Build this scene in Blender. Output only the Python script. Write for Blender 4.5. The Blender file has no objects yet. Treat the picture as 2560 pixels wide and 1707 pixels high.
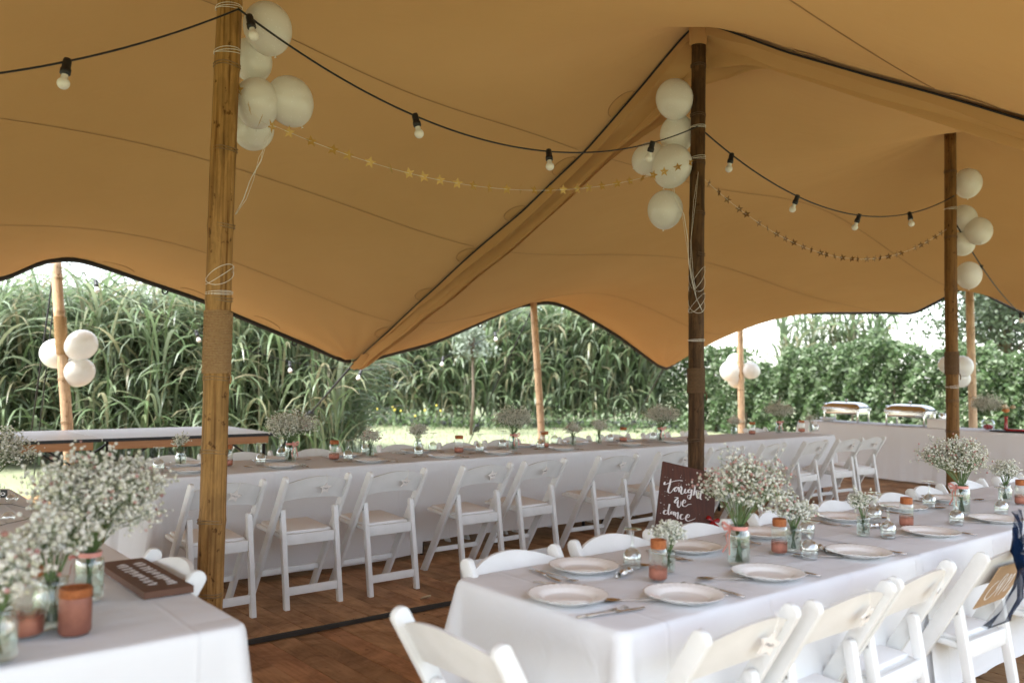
import bpy, bmesh, math, random
import numpy as np
from mathutils import Matrix, Vector

# ------------------------------------------------------------------ camera
PX_F, PX_CX, PX_CY, EYE = 2170.0, 1280.0, 853.5, 1.45       # photograph 2560 x 1707
PITCH = math.atan((930 - PX_CY) / PX_F)
ROLL = 0.017
FWD = Vector((0, math.cos(PITCH), math.sin(PITCH)))
_R0 = Vector((1, 0, 0)); _U0 = Vector((0, -math.sin(PITCH), math.cos(PITCH)))
RGT = _R0 * math.cos(ROLL) + _U0 * math.sin(ROLL)
UPV = _U0 * math.cos(ROLL) - _R0 * math.sin(ROLL)
CAM = Vector((0, 0, EYE))

scene = bpy.context.scene
col = scene.collection
cam_data = bpy.data.cameras.new('camera')
cam = bpy.data.objects.new('camera', cam_data)
col.objects.link(cam)
m3 = Matrix((RGT, UPV, -FWD)).transposed()
cam.matrix_world = Matrix.Translation(CAM) @ m3.to_4x4()
cam_data.sensor_width = 36.0
cam_data.lens = PX_F * 36.0 / 2560.0
cam_data.clip_start = 0.05
cam_data.clip_end = 600.0
cam_data.dof.use_dof = True
cam_data.dof.focus_distance = 5.1
cam_data.dof.aperture_fstop = 2.0
scene.camera = cam

# ------------------------------------------------------------------ world, sun, exposure
SUN_EL, SUN_AZ = math.radians(56), math.radians(-128)        # azimuth from +Y towards +X
world = bpy.data.worlds.new('World')
scene.world = world
world.use_nodes = True
wn = world.node_tree
for n in list(wn.nodes): wn.nodes.remove(n)
sky = wn.nodes.new('ShaderNodeTexSky')
sky.sky_type = 'NISHITA'
sky.sun_disc = False
sky.sun_elevation = SUN_EL
sky.sun_rotation = SUN_AZ
sky.air_density = 1.0
sky.dust_density = 1.2
sky.ozone_density = 1.0
hsv = wn.nodes.new('ShaderNodeHueSaturation')
hsv.inputs['Saturation'].default_value = 0.48               # an overcast, almost white sky
bg = wn.nodes.new('ShaderNodeBackground')
bg.inputs['Strength'].default_value = 0.08
wo = wn.nodes.new('ShaderNodeOutputWorld')
wn.links.new(sky.outputs[0], hsv.inputs['Color'])
wn.links.new(hsv.outputs[0], bg.inputs['Color'])
wn.links.new(bg.outputs[0], wo.inputs['Surface'])
sun_d = bpy.data.lights.new('sun', 'SUN')
sun_d.energy = 1.5
sun_d.angle = math.radians(25)
sun_d.color = (1.0, 0.995, 0.985)
sun = bpy.data.objects.new('sun', sun_d)
col.objects.link(sun)
sdir = Vector((math.sin(SUN_AZ) * math.cos(SUN_EL), math.cos(SUN_AZ) * math.cos(SUN_EL), math.sin(SUN_EL)))
sun.rotation_euler = sdir.to_track_quat('Z', 'Y').to_euler()
vs = scene.view_settings
vs.view_transform = 'Standard'
vs.look = 'None'
vs.exposure = 3.2
vs.gamma = 1.0
scene.render.engine = 'CYCLES'
scene.cycles.use_denoising = True
try: scene.cycles.denoiser = 'OPENIMAGEDENOISE'
except Exception: pass
scene.cycles.max_bounces = 10
scene.cycles.diffuse_bounces = 5
scene.cycles.transparent_max_bounces = 24
scene.cycles.transmission_bounces = 6
scene.cycles.caustics_reflective = False
scene.cycles.caustics_refractive = False
scene.cycles.sample_clamp_indirect = 4.0

# ------------------------------------------------------------------ geometry of the photograph
def ray(x, y): return FWD + RGT * ((x - PX_CX) / PX_F) + UPV * ((PX_CY - y) / PX_F)
def at_z(x, y, z):
    d = ray(x, y); return CAM + d * ((z - EYE) / d.z)
def at_y(x, y, Y):
    d = ray(x, y); return CAM + d * (Y / d.y)
# the place is laid out on a rectangular grid turned 40 degrees; its origin is the near corner of the front table
ANG = math.radians(40)
AX = Vector((math.cos(ANG), math.sin(ANG), 0)); BX = Vector((-math.sin(ANG), math.cos(ANG), 0))
ORG = Vector((0.318, 2.405, 0))
TZ = 0.74
def G(s, t, z=0.0): return ORG + AX * s + BX * t + Vector((0, 0, z))
def st(p):
    d = Vector((p[0], p[1], 0)) - ORG; return d.dot(AX), d.dot(BX)
def st_z(x, y, z): return st(at_z(x, y, z))
def at_t(x, y, t):
    d = ray(x, y); k = (t - (CAM - ORG).dot(BX)) / d.dot(BX); return CAM + d * k
def at_s(x, y, s):
    d = ray(x, y); k = (s - (CAM - ORG).dot(AX)) / d.dot(AX); return CAM + d * k

ORD = ['first', 'second', 'third', 'fourth', 'fifth', 'sixth', 'seventh', 'eighth', 'ninth', 'tenth', 'eleventh', 'twelfth', 'thirteenth', 'fourteenth']

# ------------------------------------------------------------------ mesh helpers
class MB:
    def __init__(s): s.v = []; s.f = []
    def add(s, vs, fs):
        o = len(s.v); s.v += [tuple(v) for v in vs]; s.f += [tuple(i + o for i in f) for f in fs]; return s
    def box(s, c, d):
        x, y, z = c; a, b, e = d[0] / 2, d[1] / 2, d[2] / 2
        v = [(x + i * a, y + j * b, z + k * e) for k in (-1, 1) for j in (-1, 1) for i in (-1, 1)]
        return s.add(v, [(0, 2, 3, 1), (4, 5, 7, 6), (0, 1, 5, 4), (2, 6, 7, 3), (0, 4, 6, 2), (1, 3, 7, 5)])
    def bar(s, p0, p1, w, h, up=(0, 0, 1)):
        p0 = Vector(p0); p1 = Vector(p1); d = (p1 - p0).normalized(); up = Vector(up)
        x = d.cross(up)
        if x.length < 1e-4: x = d.cross(Vector((0, 1, 0)))
        x.normalize(); u = x.cross(d).normalized()
        v = [p + x * (i * w / 2) + u * (j * h / 2) for p in (p0, p1) for (i, j) in ((-1, -1), (1, -1), (1, 1), (-1, 1))]
        return s.add(v, [(0, 1, 2, 3), (7, 6, 5, 4), (0, 4, 5, 1), (1, 5, 6, 2), (2, 6, 7, 3), (3, 7, 4, 0)])
    def tube(s, pts, r, n=6, cap=True, flat=1.0):
        pts = [Vector(p) for p in pts]; m = len(pts)
        rr = r if hasattr(r, '__len__') else [r] * m
        t0 = (pts[1] - pts[0]).normalized()
        x = t0.cross(Vector((0, 0, 1)))
        if x.length < 1e-3: x = t0.cross(Vector((0, 1, 0)))
        x.normalize(); vs_ = []; 
        for i, p in enumerate(pts):
            t = (pts[min(i + 1, m - 1)] - pts[max(i - 1, 0)])
            t = t.normalized() if t.length > 1e-9 else t0
            x = (x - t * x.dot(t))
            if x.length < 1e-6: x = t.cross(Vector((0.3, 0.9, 0.1)))
            x.normalize(); y = t.cross(x)
            for k in range(n):
                a = 2 * math.pi * k / n
                vs_.append(p + x * (math.cos(a) * rr[i]) + y * (math.sin(a) * rr[i] * flat))
        fs = []
        for i in range(m - 1):
            for k in range(n):
                k2 = (k + 1) % n
                fs.append((i * n + k, i * n + k2, (i + 1) * n + k2, (i + 1) * n + k))
        if cap:
            fs.append(tuple(range(n - 1, -1, -1))); fs.append(tuple((m - 1) * n + k for k in range(n)))
        return s.add(vs_, fs)
    def lathe(s, prof, n=24, c=(0, 0, 0), wob=None):
        m = len(prof); vs_ = []
        for i, (r, z) in enumerate(prof):
            for k in range(n):
                a = 2 * math.pi * k / n
                q = r if wob is None else r * (1 + wob(i, a))
                vs_.append((c[0] + q * math.cos(a), c[1] + q * math.sin(a), c[2] + z))
        fs = [(i * n + k, i * n + (k + 1) % n, (i + 1) * n + (k + 1) % n, (i + 1) * n + k) for i in range(m - 1) for k in range(n)]
        return s.add(vs_, fs)
    def disc(s, r, z, n=24, c=(0, 0)):
        return s.add([(c[0] + r * math.cos(2 * math.pi * k / n), c[1] + r * math.sin(2 * math.pi * k / n), z) for k in range(n)], [tuple(range(n))])
    def grid(s, P):                                            # P[i][j] points
        ni, nj = len(P), len(P[0])
        return s.add([p for row in P for p in row], [(i * nj + j, i * nj + j + 1, (i + 1) * nj + j + 1, (i + 1) * nj + j) for i in range(ni - 1) for j in range(nj - 1)])
    def extrude(s, poly, axis, lo, hi):                        # 2-D outline extruded along an axis
        n = len(poly); vs_ = []
        for w in (lo, hi):
            for (p, q) in poly:
                vs_.append({'x': (w, p, q), 'y': (p, w, q), 'z': (p, q, w)}[axis])
        fs = [tuple(range(n)), tuple(range(2 * n - 1, n - 1, -1))] + [(i, i + n, (i + 1) % n + n, (i + 1) % n) for i in range(n)]
        return s.add(vs_, fs)
    def mesh(s, name, mat=None, smooth=False, bevel=0, seg=2, fix=True):
        me = bpy.data.meshes.new(name)
        me.from_pydata(s.v, [], s.f)
        if fix or bevel:
            bm = bmesh.new(); bm.from_mesh(me)
            if fix: bmesh.ops.recalc_face_normals(bm, faces=bm.faces)
            if bevel:
                es = [e for e in bm.edges if len(e.link_faces) == 2 and e.calc_face_angle(0) > 0.5]
                bmesh.ops.bevel(bm, geom=es, offset=bevel, segments=seg, affect='EDGES', profile=0.5, clamp_overlap=True)
            bm.to_mesh(me); bm.free()
        if smooth:
            me.polygons.foreach_set('use_smooth', [True] * len(me.polygons))
            if bevel or smooth == 'angle':
                try: me.set_sharp_from_angle(angle=math.radians(40))
                except Exception: pass
        if mat: me.materials.append(mat)
        me.update()
        return me

def np_mesh(name, V, F, mat=None, smooth=False):
    V = np.asarray(V, dtype=np.float32).reshape(-1, 3); F = np.asarray(F, dtype=np.int32)
    k = F.shape[1]; me = bpy.data.meshes.new(name)
    me.vertices.add(len(V)); me.vertices.foreach_set('co', V.ravel())
    me.loops.add(F.size); me.loops.foreach_set('vertex_index', F.ravel())
    me.polygons.add(len(F))
    me.polygons.foreach_set('loop_start', np.arange(0, F.size, k, dtype=np.int32))
    me.polygons.foreach_set('loop_total', np.full(len(F), k, dtype=np.int32))
    if smooth: me.polygons.foreach_set('use_smooth', np.ones(len(F), dtype=bool))
    if mat: me.materials.append(mat)
    me.update(calc_edges=True); me.validate()
    return me

def link(name, data, parent=None, loc=None, rot=None, kind=None, label=None, scale=None):
    o = bpy.data.objects.new(name, data); col.objects.link(o)
    if parent is not None: o.parent = parent
    if loc is not None: o.location = loc
    if rot is not None: o.rotation_euler = rot if hasattr(rot, '__len__') else (0, 0, rot)
    if scale is not None: o.scale = scale if hasattr(scale, '__len__') else (scale,) * 3
    if kind: o['kind'] = kind
    if label: o['label'] = label
    return o
def tag(o, label, cat, group=None):
    o['label'] = label; o['category'] = cat
    if group: o['group'] = group
    return o
def thing(name, label, cat, loc=(0, 0, 0), rot=0.0, group=None, scale=None):
    o = link(name, None, loc=loc, rot=rot, scale=scale)
    o.empty_display_size = 0.1
    return tag(o, label, cat, group)
def assemble(parts, root):
    """parts: list of (name, mesh, [sub parts]) shared by every copy"""
    for p in parts:
        o = link(p[0], p[1], root)
        for q in (p[2] if len(p) > 2 else []):
            link(q[0], q[1], o)
    return root

# ------------------------------------------------------------------ materials
def mat_new(name):
    m = bpy.data.materials.new(name); m.use_nodes = True
    nt = m.node_tree
    for n in list(nt.nodes): nt.nodes.remove(n)
    out = nt.nodes.new('ShaderNodeOutputMaterial')
    return m, nt, out
def N(nt, kind, **kw):
    n = nt.nodes.new('ShaderNode' + kind)
    for k, v in kw.items():
        if k in n.inputs: n.inputs[k].default_value = v
        else: setattr(n, k, v)
    return n
def ramp(nt, src, stops):
    r = nt.nodes.new('ShaderNodeValToRGB')
    while len(r.color_ramp.elements) < len(stops): r.color_ramp.elements.new(0.5)
    for e, (p, c) in zip(r.color_ramp.elements, stops):
        e.position = p; e.color = (*c, 1) if len(c) == 3 else c
    nt.links.new(src, r.inputs['Fac']); return r.outputs['Color']
def coords(nt, scale=(1, 1, 1), kind='Object', rot=(0, 0, 0)):
    tc = nt.nodes.new('ShaderNodeTexCoord'); mp = nt.nodes.new('ShaderNodeMapping')
    mp.inputs['Scale'].default_value = scale; mp.inputs['Rotation'].default_value = rot
    nt.links.new(tc.outputs[kind], mp.inputs['Vector']); return mp.outputs['Vector']
def noise(nt, vec, scale, detail=4, rough=0.55, dist=0.0):
    n = N(nt, 'TexNoise', Scale=scale, Detail=detail, Roughness=rough, Distortion=dist)
    nt.links.new(vec, n.inputs['Vector']); return n.outputs['Fac']
def bump(nt, h, strength=0.3, dist=0.01):
    b = N(nt, 'Bump', Strength=strength, Distance=dist)
    nt.links.new(h, b.inputs['Height']); return b.outputs['Normal']
def simple(name, c, rough=0.6, metal=0.0, c2=None, nscale=8, bumpy=0.0, bscale=60, spec=0.5, stretch=(1, 1, 1), kind='Object'):
    m, nt, out = mat_new(name)
    b = N(nt, 'BsdfPrincipled', Roughness=rough, Metallic=metal)
    b.inputs['Base Color'].default_value = (*c, 1)
    b.inputs['Specular IOR Level'].default_value = spec
    v = coords(nt, stretch, kind)
    if c2 is not None:
        nt.links.new(ramp(nt, noise(nt, v, nscale), [(0.3, c), (0.7, c2)]), b.inputs['Base Color'])
    if bumpy:
        nt.links.new(bump(nt, noise(nt, v, bscale), bumpy), b.inputs['Normal'])
    nt.links.new(b.outputs[0], out.inputs['Surface'])
    return m

M = {}
def cloth_mat(name, c, wr=0.38, weave=True):
    m, nt, out = mat_new(name)
    v = coords(nt)
    d = N(nt, 'BsdfPrincipled', Roughness=0.85)
    d.inputs['Specular IOR Level'].default_value = 0.15
    d.inputs['Base Color'].default_value = (*c, 1)
    h = noise(nt, coords(nt, (1.0, 2.2, 1.6)), 3.2, 3, 0.5, 0.6)
    # pressed-in storage creases
    w = N(nt, 'TexWave', Scale=0.62, Distortion=0.4); w.wave_profile = 'TRI'
    w.inputs['Detail'].default_value = 1.0
    nt.links.new(v, w.inputs['Vector'])
    cr = ramp(nt, w.outputs['Fac'], [(0.955, (0, 0, 0)), (1.0, (1, 1, 1))])
    ad = N(nt, 'Math', operation='MULTIPLY_ADD'); ad.inputs[1].default_value = 0.25
    nt.links.new(cr, ad.inputs[0]); nt.links.new(h, ad.inputs[2])
    nt.links.new(bump(nt, ad.outputs[0], wr, 0.03), d.inputs['Normal'])
    tr = N(nt, 'BsdfTranslucent'); tr.inputs['Color'].default_value = (c[0], c[1], c[2], 1)
    mx = N(nt, 'MixShader'); mx.inputs[0].default_value = 0.18
    nt.links.new(d.outputs[0], mx.inputs[1]); nt.links.new(tr.outputs[0], mx.inputs[2])
    nt.links.new(mx.outputs[0], out.inputs['Surface'])
    return m
M['cloth'] = cloth_mat('white table linen', (0.83, 0.84, 0.855))
M['skirt'] = cloth_mat('pale skirt linen', (0.80, 0.79, 0.795), 0.15)

def tent_mat(name, c, c2, trans):
    m, nt, out = mat_new(name)
    v = coords(nt)
    cc = ramp(nt, noise(nt, v, 0.55, 3), [(0.3, c), (0.72, c2)])
    d = N(nt, 'BsdfDiffuse', Roughness=0.9)
    t = N(nt, 'BsdfTranslucent')
    fine = noise(nt, coords(nt, (1, 1, 1)), 320, 2)
    wr = noise(nt, coords(nt, (0.7, 2.2, 1), rot=(0, 0, -ANG)), 1.6, 3, 0.5, 0.3)
    add = N(nt, 'Math', operation='MULTIPLY_ADD'); add.inputs[1].default_value = 0.035
    nt.links.new(fine, add.inputs[0]); nt.links.new(wr, add.inputs[2])
    nt.links.new(bump(nt, add.outputs[0], 0.40, 0.04), d.inputs['Normal'])
    nt.links.new(cc, d.inputs['Color']); nt.links.new(cc, t.inputs['Color'])
    mx = N(nt, 'MixShader'); mx.inputs[0].default_value = trans
    nt.links.new(d.outputs[0], mx.inputs[1]); nt.links.new(t.outputs[0], mx.inputs[2])
    nt.links.new(mx.outputs[0], out.inputs['Surface'])
    return m
M['tent'] = tent_mat('tan stretch fabric', (0.54, 0.325, 0.140), (0.59, 0.362, 0.162), 0.011)
M['tentfold'] = tent_mat('tan folded hem', (0.56, 0.337, 0.145), (0.61, 0.374, 0.167), 0.008)
M['seam'] = simple('fabric stitch', (0.34, 0.195, 0.08), 0.9)
M['patch'] = tent_mat('tan reinforcement', (0.56, 0.337, 0.145), (0.61, 0.374, 0.167), 0.008)
M['black'] = simple('black webbing', (0.012, 0.011, 0.011), 0.7)
M['rubber'] = simple('black rubber', (0.01, 0.01, 0.01), 0.5)
M['chair'] = simple('white resin', (0.76, 0.765, 0.755), 0.5, c2=(0.68, 0.685, 0.67), nscale=9, spec=0.35, bumpy=0.06, bscale=40)
M['pad'] = simple('ivory vinyl pad', (0.77, 0.765, 0.76), 0.5, bumpy=0.05, bscale=30)
M['screw'] = simple('zinc', (0.45, 0.45, 0.45), 0.35, 1.0)
M['porcelain'] = simple('porcelain', (0.82, 0.80, 0.77), 0.14, spec=0.6)
M['steel'] = simple('cutlery steel', (0.62, 0.58, 0.54), 0.16, 1.0)
M['chrome'] = simple('chafing chrome', (0.72, 0.72, 0.71), 0.18, 1.0, bumpy=0.04, bscale=12)
M['plate_rim'] = M['porcelain']

def glass_mat(name, tint=(0.98, 0.99, 0.98), base=0.06, k=0.75):
    m, nt, out = mat_new(name)
    t = N(nt, 'BsdfTransparent'); t.inputs['Color'].default_value = (*tint, 1)
    g = N(nt, 'BsdfGlossy', Roughness=0.03); g.inputs['Color'].default_value = (0.95, 0.97, 0.96, 1)
    lw = N(nt, 'LayerWeight', Blend=0.35)
    ma = N(nt, 'Math', operation='MULTIPLY_ADD', use_clamp=True); ma.inputs[1].default_value = k; ma.inputs[2].default_value = base
    nt.links.new(lw.outputs['Facing'], ma.inputs[0])
    pw = N(nt, 'Math', operation='POWER'); pw.inputs[1].default_value = 1.6
    nt.links.new(ma.outputs[0], pw.inputs[0])
    mx = N(nt, 'MixShader')
    nt.links.new(pw.outputs[0], mx.inputs[0]); nt.links.new(t.outputs[0], mx.inputs[1]); nt.links.new(g.outputs[0], mx.inputs[2])
    nt.links.new(mx.outputs[0], out.inputs['Surface'])
    return m
M['glass'] = glass_mat('clear glass', (0.96, 0.975, 0.97), 0.24, 0.85)
M['jarglass'] = glass_mat('greenish jar glass', (0.95, 0.975, 0.96), 0.14, 0.75)
M['water'] = glass_mat('water in jar', (0.95, 0.975, 0.96), 0.04, 0.3)

def copper_coat():
    m, nt, out = mat_new('sprayed copper paint')
    tc = nt.nodes.new('ShaderNodeTexCoord'); sx = N(nt, 'SeparateXYZ')
    nt.links.new(tc.outputs['Generated'], sx.inputs[0])
    nz = noise(nt, tc.outputs['Object'], 60, 3)
    ad = N(nt, 'Math', operation='MULTIPLY_ADD'); ad.inputs[1].default_value = 0.35
    nt.links.new(nz, ad.inputs[0]); nt.links.new(sx.outputs['Z'], ad.inputs[2])
    al = ramp(nt, ad.outputs[0], [(0.62, (1, 1, 1)), (1.06, (0, 0, 0))])
    b = N(nt, 'BsdfPrincipled', Metallic=0.65, Roughness=0.38)
    b.inputs['Base Color'].default_value = (0.40, 0.165, 0.115, 1)
    nt.links.new(al, b.inputs['Alpha'])
    nt.links.new(bump(nt, noise(nt, tc.outputs['Object'], 300, 2), 0.15, 0.002), b.inputs['Normal'])
    nt.links.new(b.outputs[0], out.inputs['Surface'])
    return m
M['copper'] = copper_coat()
M['copperglitter'] = simple('copper glitter', (0.50, 0.17, 0.055), 0.42, 0.6, c2=(0.30, 0.09, 0.03), nscale=160, bumpy=0.6, bscale=260)
M['copperdull'] = simple('matt copper jar', (0.27, 0.105, 0.07), 0.5, 0.35, c2=(0.22, 0.08, 0.055), nscale=50)
M['stem'] = simple('flower stems', (0.085, 0.14, 0.045), 0.6, c2=(0.13, 0.19, 0.07), nscale=20)
M['stemwet'] = simple('stems in water', (0.025, 0.06, 0.02), 0.35, c2=(0.05, 0.10, 0.03), nscale=40)
def blossom_mat(name, c, c2):
    m, nt, out = mat_new(name)
    ge = nt.nodes.new('ShaderNodeNewGeometry')
    cc = ramp(nt, ge.outputs['Random Per Island'], [(0.0, c2), (0.45, c), (1.0, c)])
    b = N(nt, 'BsdfPrincipled', Roughness=0.8)
    b.inputs['Specular IOR Level'].default_value = 0.1
    nt.links.new(cc, b.inputs['Base Color'])
    t = N(nt, 'BsdfTranslucent'); nt.links.new(cc, t.inputs['Color'])
    mx = N(nt, 'MixShader'); mx.inputs[0].default_value = 0.3
    nt.links.new(b.outputs[0], mx.inputs[1]); nt.links.new(t.outputs[0], mx.inputs[2])
    nt.links.new(mx.outputs[0], out.inputs['Surface'])
    return m
M['blossom'] = blossom_mat('white gypsophila', (0.82, 0.81, 0.74), (0.62, 0.62, 0.46))
M['blossompink'] = blossom_mat('pink gypsophila', (0.62, 0.36, 0.33), (0.45, 0.24, 0.20))
M['ribbon'] = simple('salmon satin ribbon', (0.62, 0.26, 0.22), 0.45)
M['string'] = simple('white string', (0.78, 0.76, 0.70), 0.8)
M['bulb'] = simple('opal bulb', (0.82, 0.81, 0.77), 0.25)
M['gold'] = simple('gold card star', (0.50, 0.31, 0.08), 0.4, 0.25)
M['card'] = simple('white card star', (0.74, 0.70, 0.66), 0.8)
M['ink'] = simple('grey ink', (0.12, 0.11, 0.12), 0.8)
M['paint'] = simple('white brush paint', (0.78, 0.76, 0.74), 0.7)
M['navy'] = None

def balloon_mat():
    m, nt, out = mat_new('printed white latex')
    v = coords(nt, (1, 1, 1))
    vo = N(nt, 'TexVoronoi', Scale=6.0); nt.links.new(v, vo.inputs['Vector'])
    dots = ramp(nt, vo.outputs['Distance'], [(0.15, (0.97, 0.97, 0.96)), (0.20, (0.885, 0.875, 0.84))])
    b = N(nt, 'BsdfPrincipled', Roughness=0.22); nt.links.new(dots, b.inputs['Base Color'])
    t = N(nt, 'BsdfTranslucent'); nt.links.new(dots, t.inputs['Color'])
    mx = N(nt, 'MixShader'); mx.inputs[0].default_value = 0.3
    nt.links.new(b.outputs[0], mx.inputs[1]); nt.links.new(t.outputs[0], mx.inputs[2])
    nt.links.new(mx.outputs[0], out.inputs['Surface'])
    return m
M['balloon'] = balloon_mat()

def bamboo(name, c, c2, c3, mott=0.5):
    m, nt, out = mat_new(name)
    b = N(nt, 'BsdfPrincipled', Roughness=0.6)
    b.inputs['Specular IOR Level'].default_value = 0.15
    lo = noise(nt, coords(nt, (9, 9, 0.9)), 3.0, 5, 0.6, 0.4)
    base = ramp(nt, lo, [(0.3, c), (0.55, c2), (0.75, c3)])
    sp = noise(nt, coords(nt, (1, 1, 0.7)), 26, 4, 0.6)
    spots = ramp(nt, sp, [(0.62, (1, 1, 1)), (0.69, (0.25, 0.16, 0.08))])
    streak = ramp(nt, noise(nt, coords(nt, (16, 16, 0.35)), 4, 3), [(0.55 - 0.1 * mott, (1, 1, 1)), (0.72, (0.42, 0.33, 0.22))])
    m1 = N(nt, 'MixRGB', blend_type='MULTIPLY'); m1.inputs[0].default_value = 0.8
    nt.links.new(base, m1.inputs[1]); nt.links.new(spots, m1.inputs[2])
    m2 = N(nt, 'MixRGB', blend_type='MULTIPLY'); m2.inputs[0].default_value = mott
    nt.links.new(m1.outputs[0], m2.inputs[1]); nt.links.new(streak, m2.inputs[2])
    bt_ = ramp(nt, noise(nt, coords(nt, (1, 1, 0.28)), 16, 5, 0.65, 0.5), [(0.44, (1.25, 1.2, 1.1)), (0.56, (0.30, 0.26, 0.22))])
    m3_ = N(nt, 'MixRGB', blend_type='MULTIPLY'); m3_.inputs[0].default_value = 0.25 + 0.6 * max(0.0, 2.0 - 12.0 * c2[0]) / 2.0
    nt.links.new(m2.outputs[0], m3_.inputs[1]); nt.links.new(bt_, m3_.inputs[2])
    nt.links.new(m3_.outputs[0], b.inputs['Base Color'])
    nt.links.new(bump(nt, noise(nt, coords(nt, (30, 30, 1)), 4, 4), 0.2, 0.004), b.inputs['Normal'])
    nt.links.new(b.outputs[0], out.inputs['Surface'])
    return m
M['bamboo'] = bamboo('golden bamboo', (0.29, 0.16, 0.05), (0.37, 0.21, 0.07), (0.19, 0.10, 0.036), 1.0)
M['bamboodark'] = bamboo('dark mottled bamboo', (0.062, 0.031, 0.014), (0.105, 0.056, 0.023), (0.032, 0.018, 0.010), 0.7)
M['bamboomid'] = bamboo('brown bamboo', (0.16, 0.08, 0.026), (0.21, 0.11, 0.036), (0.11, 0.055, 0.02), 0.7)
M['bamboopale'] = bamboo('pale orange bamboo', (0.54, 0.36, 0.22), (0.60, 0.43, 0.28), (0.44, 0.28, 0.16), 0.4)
M['node'] = simple('bamboo node', (0.16, 0.095, 0.04), 0.7, c2=(0.28, 0.18, 0.08), nscale=30)
M['nodedark'] = simple('dark bamboo node', (0.06, 0.032, 0.014), 0.7, c2=(0.12, 0.065, 0.03), nscale=30)
M['rope'] = simple('sisal rope', (0.30, 0.17, 0.07), 0.9, c2=(0.40, 0.25, 0.11), nscale=90, bumpy=0.6, bscale=220)

M['ropedark'] = simple('dark sisal rope', (0.11, 0.06, 0.026), 0.9, c2=(0.16, 0.09, 0.04), nscale=90, bumpy=0.6, bscale=220)
def plank_mat():
    m, nt, out = mat_new('worn floor board')
    oi = nt.nodes.new('ShaderNodeObjectInfo')
    ge = nt.nodes.new('ShaderNodeNewGeometry')
    tc = nt.nodes.new('ShaderNodeTexCoord')
    mp = N(nt, 'Mapping'); mp.inputs['Scale'].default_value = (9, 0.9, 1)
    ofs = N(nt, 'VectorMath', operation='SCALE'); ofs.inputs['Scale'].default_value = 40
    cmb = N(nt, 'CombineXYZ'); nt.links.new(oi.outputs['Random'], cmb.inputs[0]); nt.links.new(oi.outputs['Random'], cmb.inputs[1])
    nt.links.new(cmb.outputs[0], ofs.inputs[0])
    ad = N(nt, 'VectorMath', operation='ADD'); nt.links.new(tc.outputs['Object'], ad.inputs[0]); nt.links.new(ofs.outputs[0], ad.inputs[1])
    nt.links.new(ad.outputs[0], mp.inputs['Vector'])
    g = noise(nt, mp.outputs[0], 5, 6, 0.6, 0.8)
    wood = ramp(nt, g, [(0.25, (0.36, 0.19, 0.082)), (0.5, (0.48, 0.275, 0.13)), (0.8, (0.56, 0.34, 0.175))])
    st_ = noise(nt, ad.outputs[0], 3.3, 5, 0.62, 0.8)
    stain = ramp(nt, st_, [(0.40, (1, 1, 1)), (0.66, (0.38, 0.33, 0.30))])
    sp = noise(nt, ad.outputs[0], 28, 3, 0.55)
    spot = ramp(nt, sp, [(0.66, (1, 1, 1)), (0.72, (0.30, 0.22, 0.18))])
    v = ramp(nt, oi.outputs['Random'], [(0.0, (0.72, 0.70, 0.68)), (0.5, (1, 1, 1)), (1.0, (1.0, 0.86, 0.84))])
    c = wood
    for x, f in ((stain, 0.8), (spot, 0.8), (v, 0.9)):
        mx = N(nt, 'MixRGB', blend_type='MULTIPLY'); mx.inputs[0].default_value = f
        nt.links.new(c, mx.inputs[1]); nt.links.new(x, mx.inputs[2]); c = mx.outputs[0]
    b = N(nt, 'BsdfPrincipled', Roughness=0.5); nt.links.new(c, b.inputs['Base Color'])
    b.inputs['Specular IOR Level'].default_value = 0.35
    rr = ramp(nt, st_, [(0.3, (0.55,) * 3), (0.7, (0.75,) * 3)]); nt.links.new(rr, b.inputs['Roughness'])
    nt.links.new(bump(nt, g, 0.15, 0.004), b.inputs['Normal'])
    nt.links.new(b.outputs[0], out.inputs['Surface'])
    return m
M['plank'] = plank_mat()
M['woodrail'] = simple('pine rail', (0.48, 0.23, 0.10), 0.55, c2=(0.40, 0.18, 0.07), nscale=6, stretch=(1, 8, 8))
M['whitetop'] = simple('white laminate', (0.80, 0.79, 0.79), 0.35, c2=(0.74, 0.74, 0.75), nscale=3)
M['boarddark'] = simple('stained dark board', (0.050, 0.018, 0.010), 0.5, c2=(0.10, 0.030, 0.016), nscale=7, stretch=(9, 1, 0.6), bumpy=0.1, bscale=30)
M['boardbrown'] = simple('stained brown board', (0.13, 0.058, 0.03), 0.7, c2=(0.085, 0.036, 0.02), nscale=7, stretch=(1, 9, 1))
M['kraft'] = simple('kraft card', (0.38, 0.25, 0.14), 0.8, c2=(0.42, 0.28, 0.16), nscale=20)
M['red'] = simple('dark red glass', (0.30, 0.010, 0.012), 0.2)
M['foil'] = simple('silver foil', (0.75, 0.74, 0.72), 0.2, 1.0, bumpy=0.7, bscale=70)
M['leafdry'] = simple('dry leaf', (0.48, 0.38, 0.24), 0.8)

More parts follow.
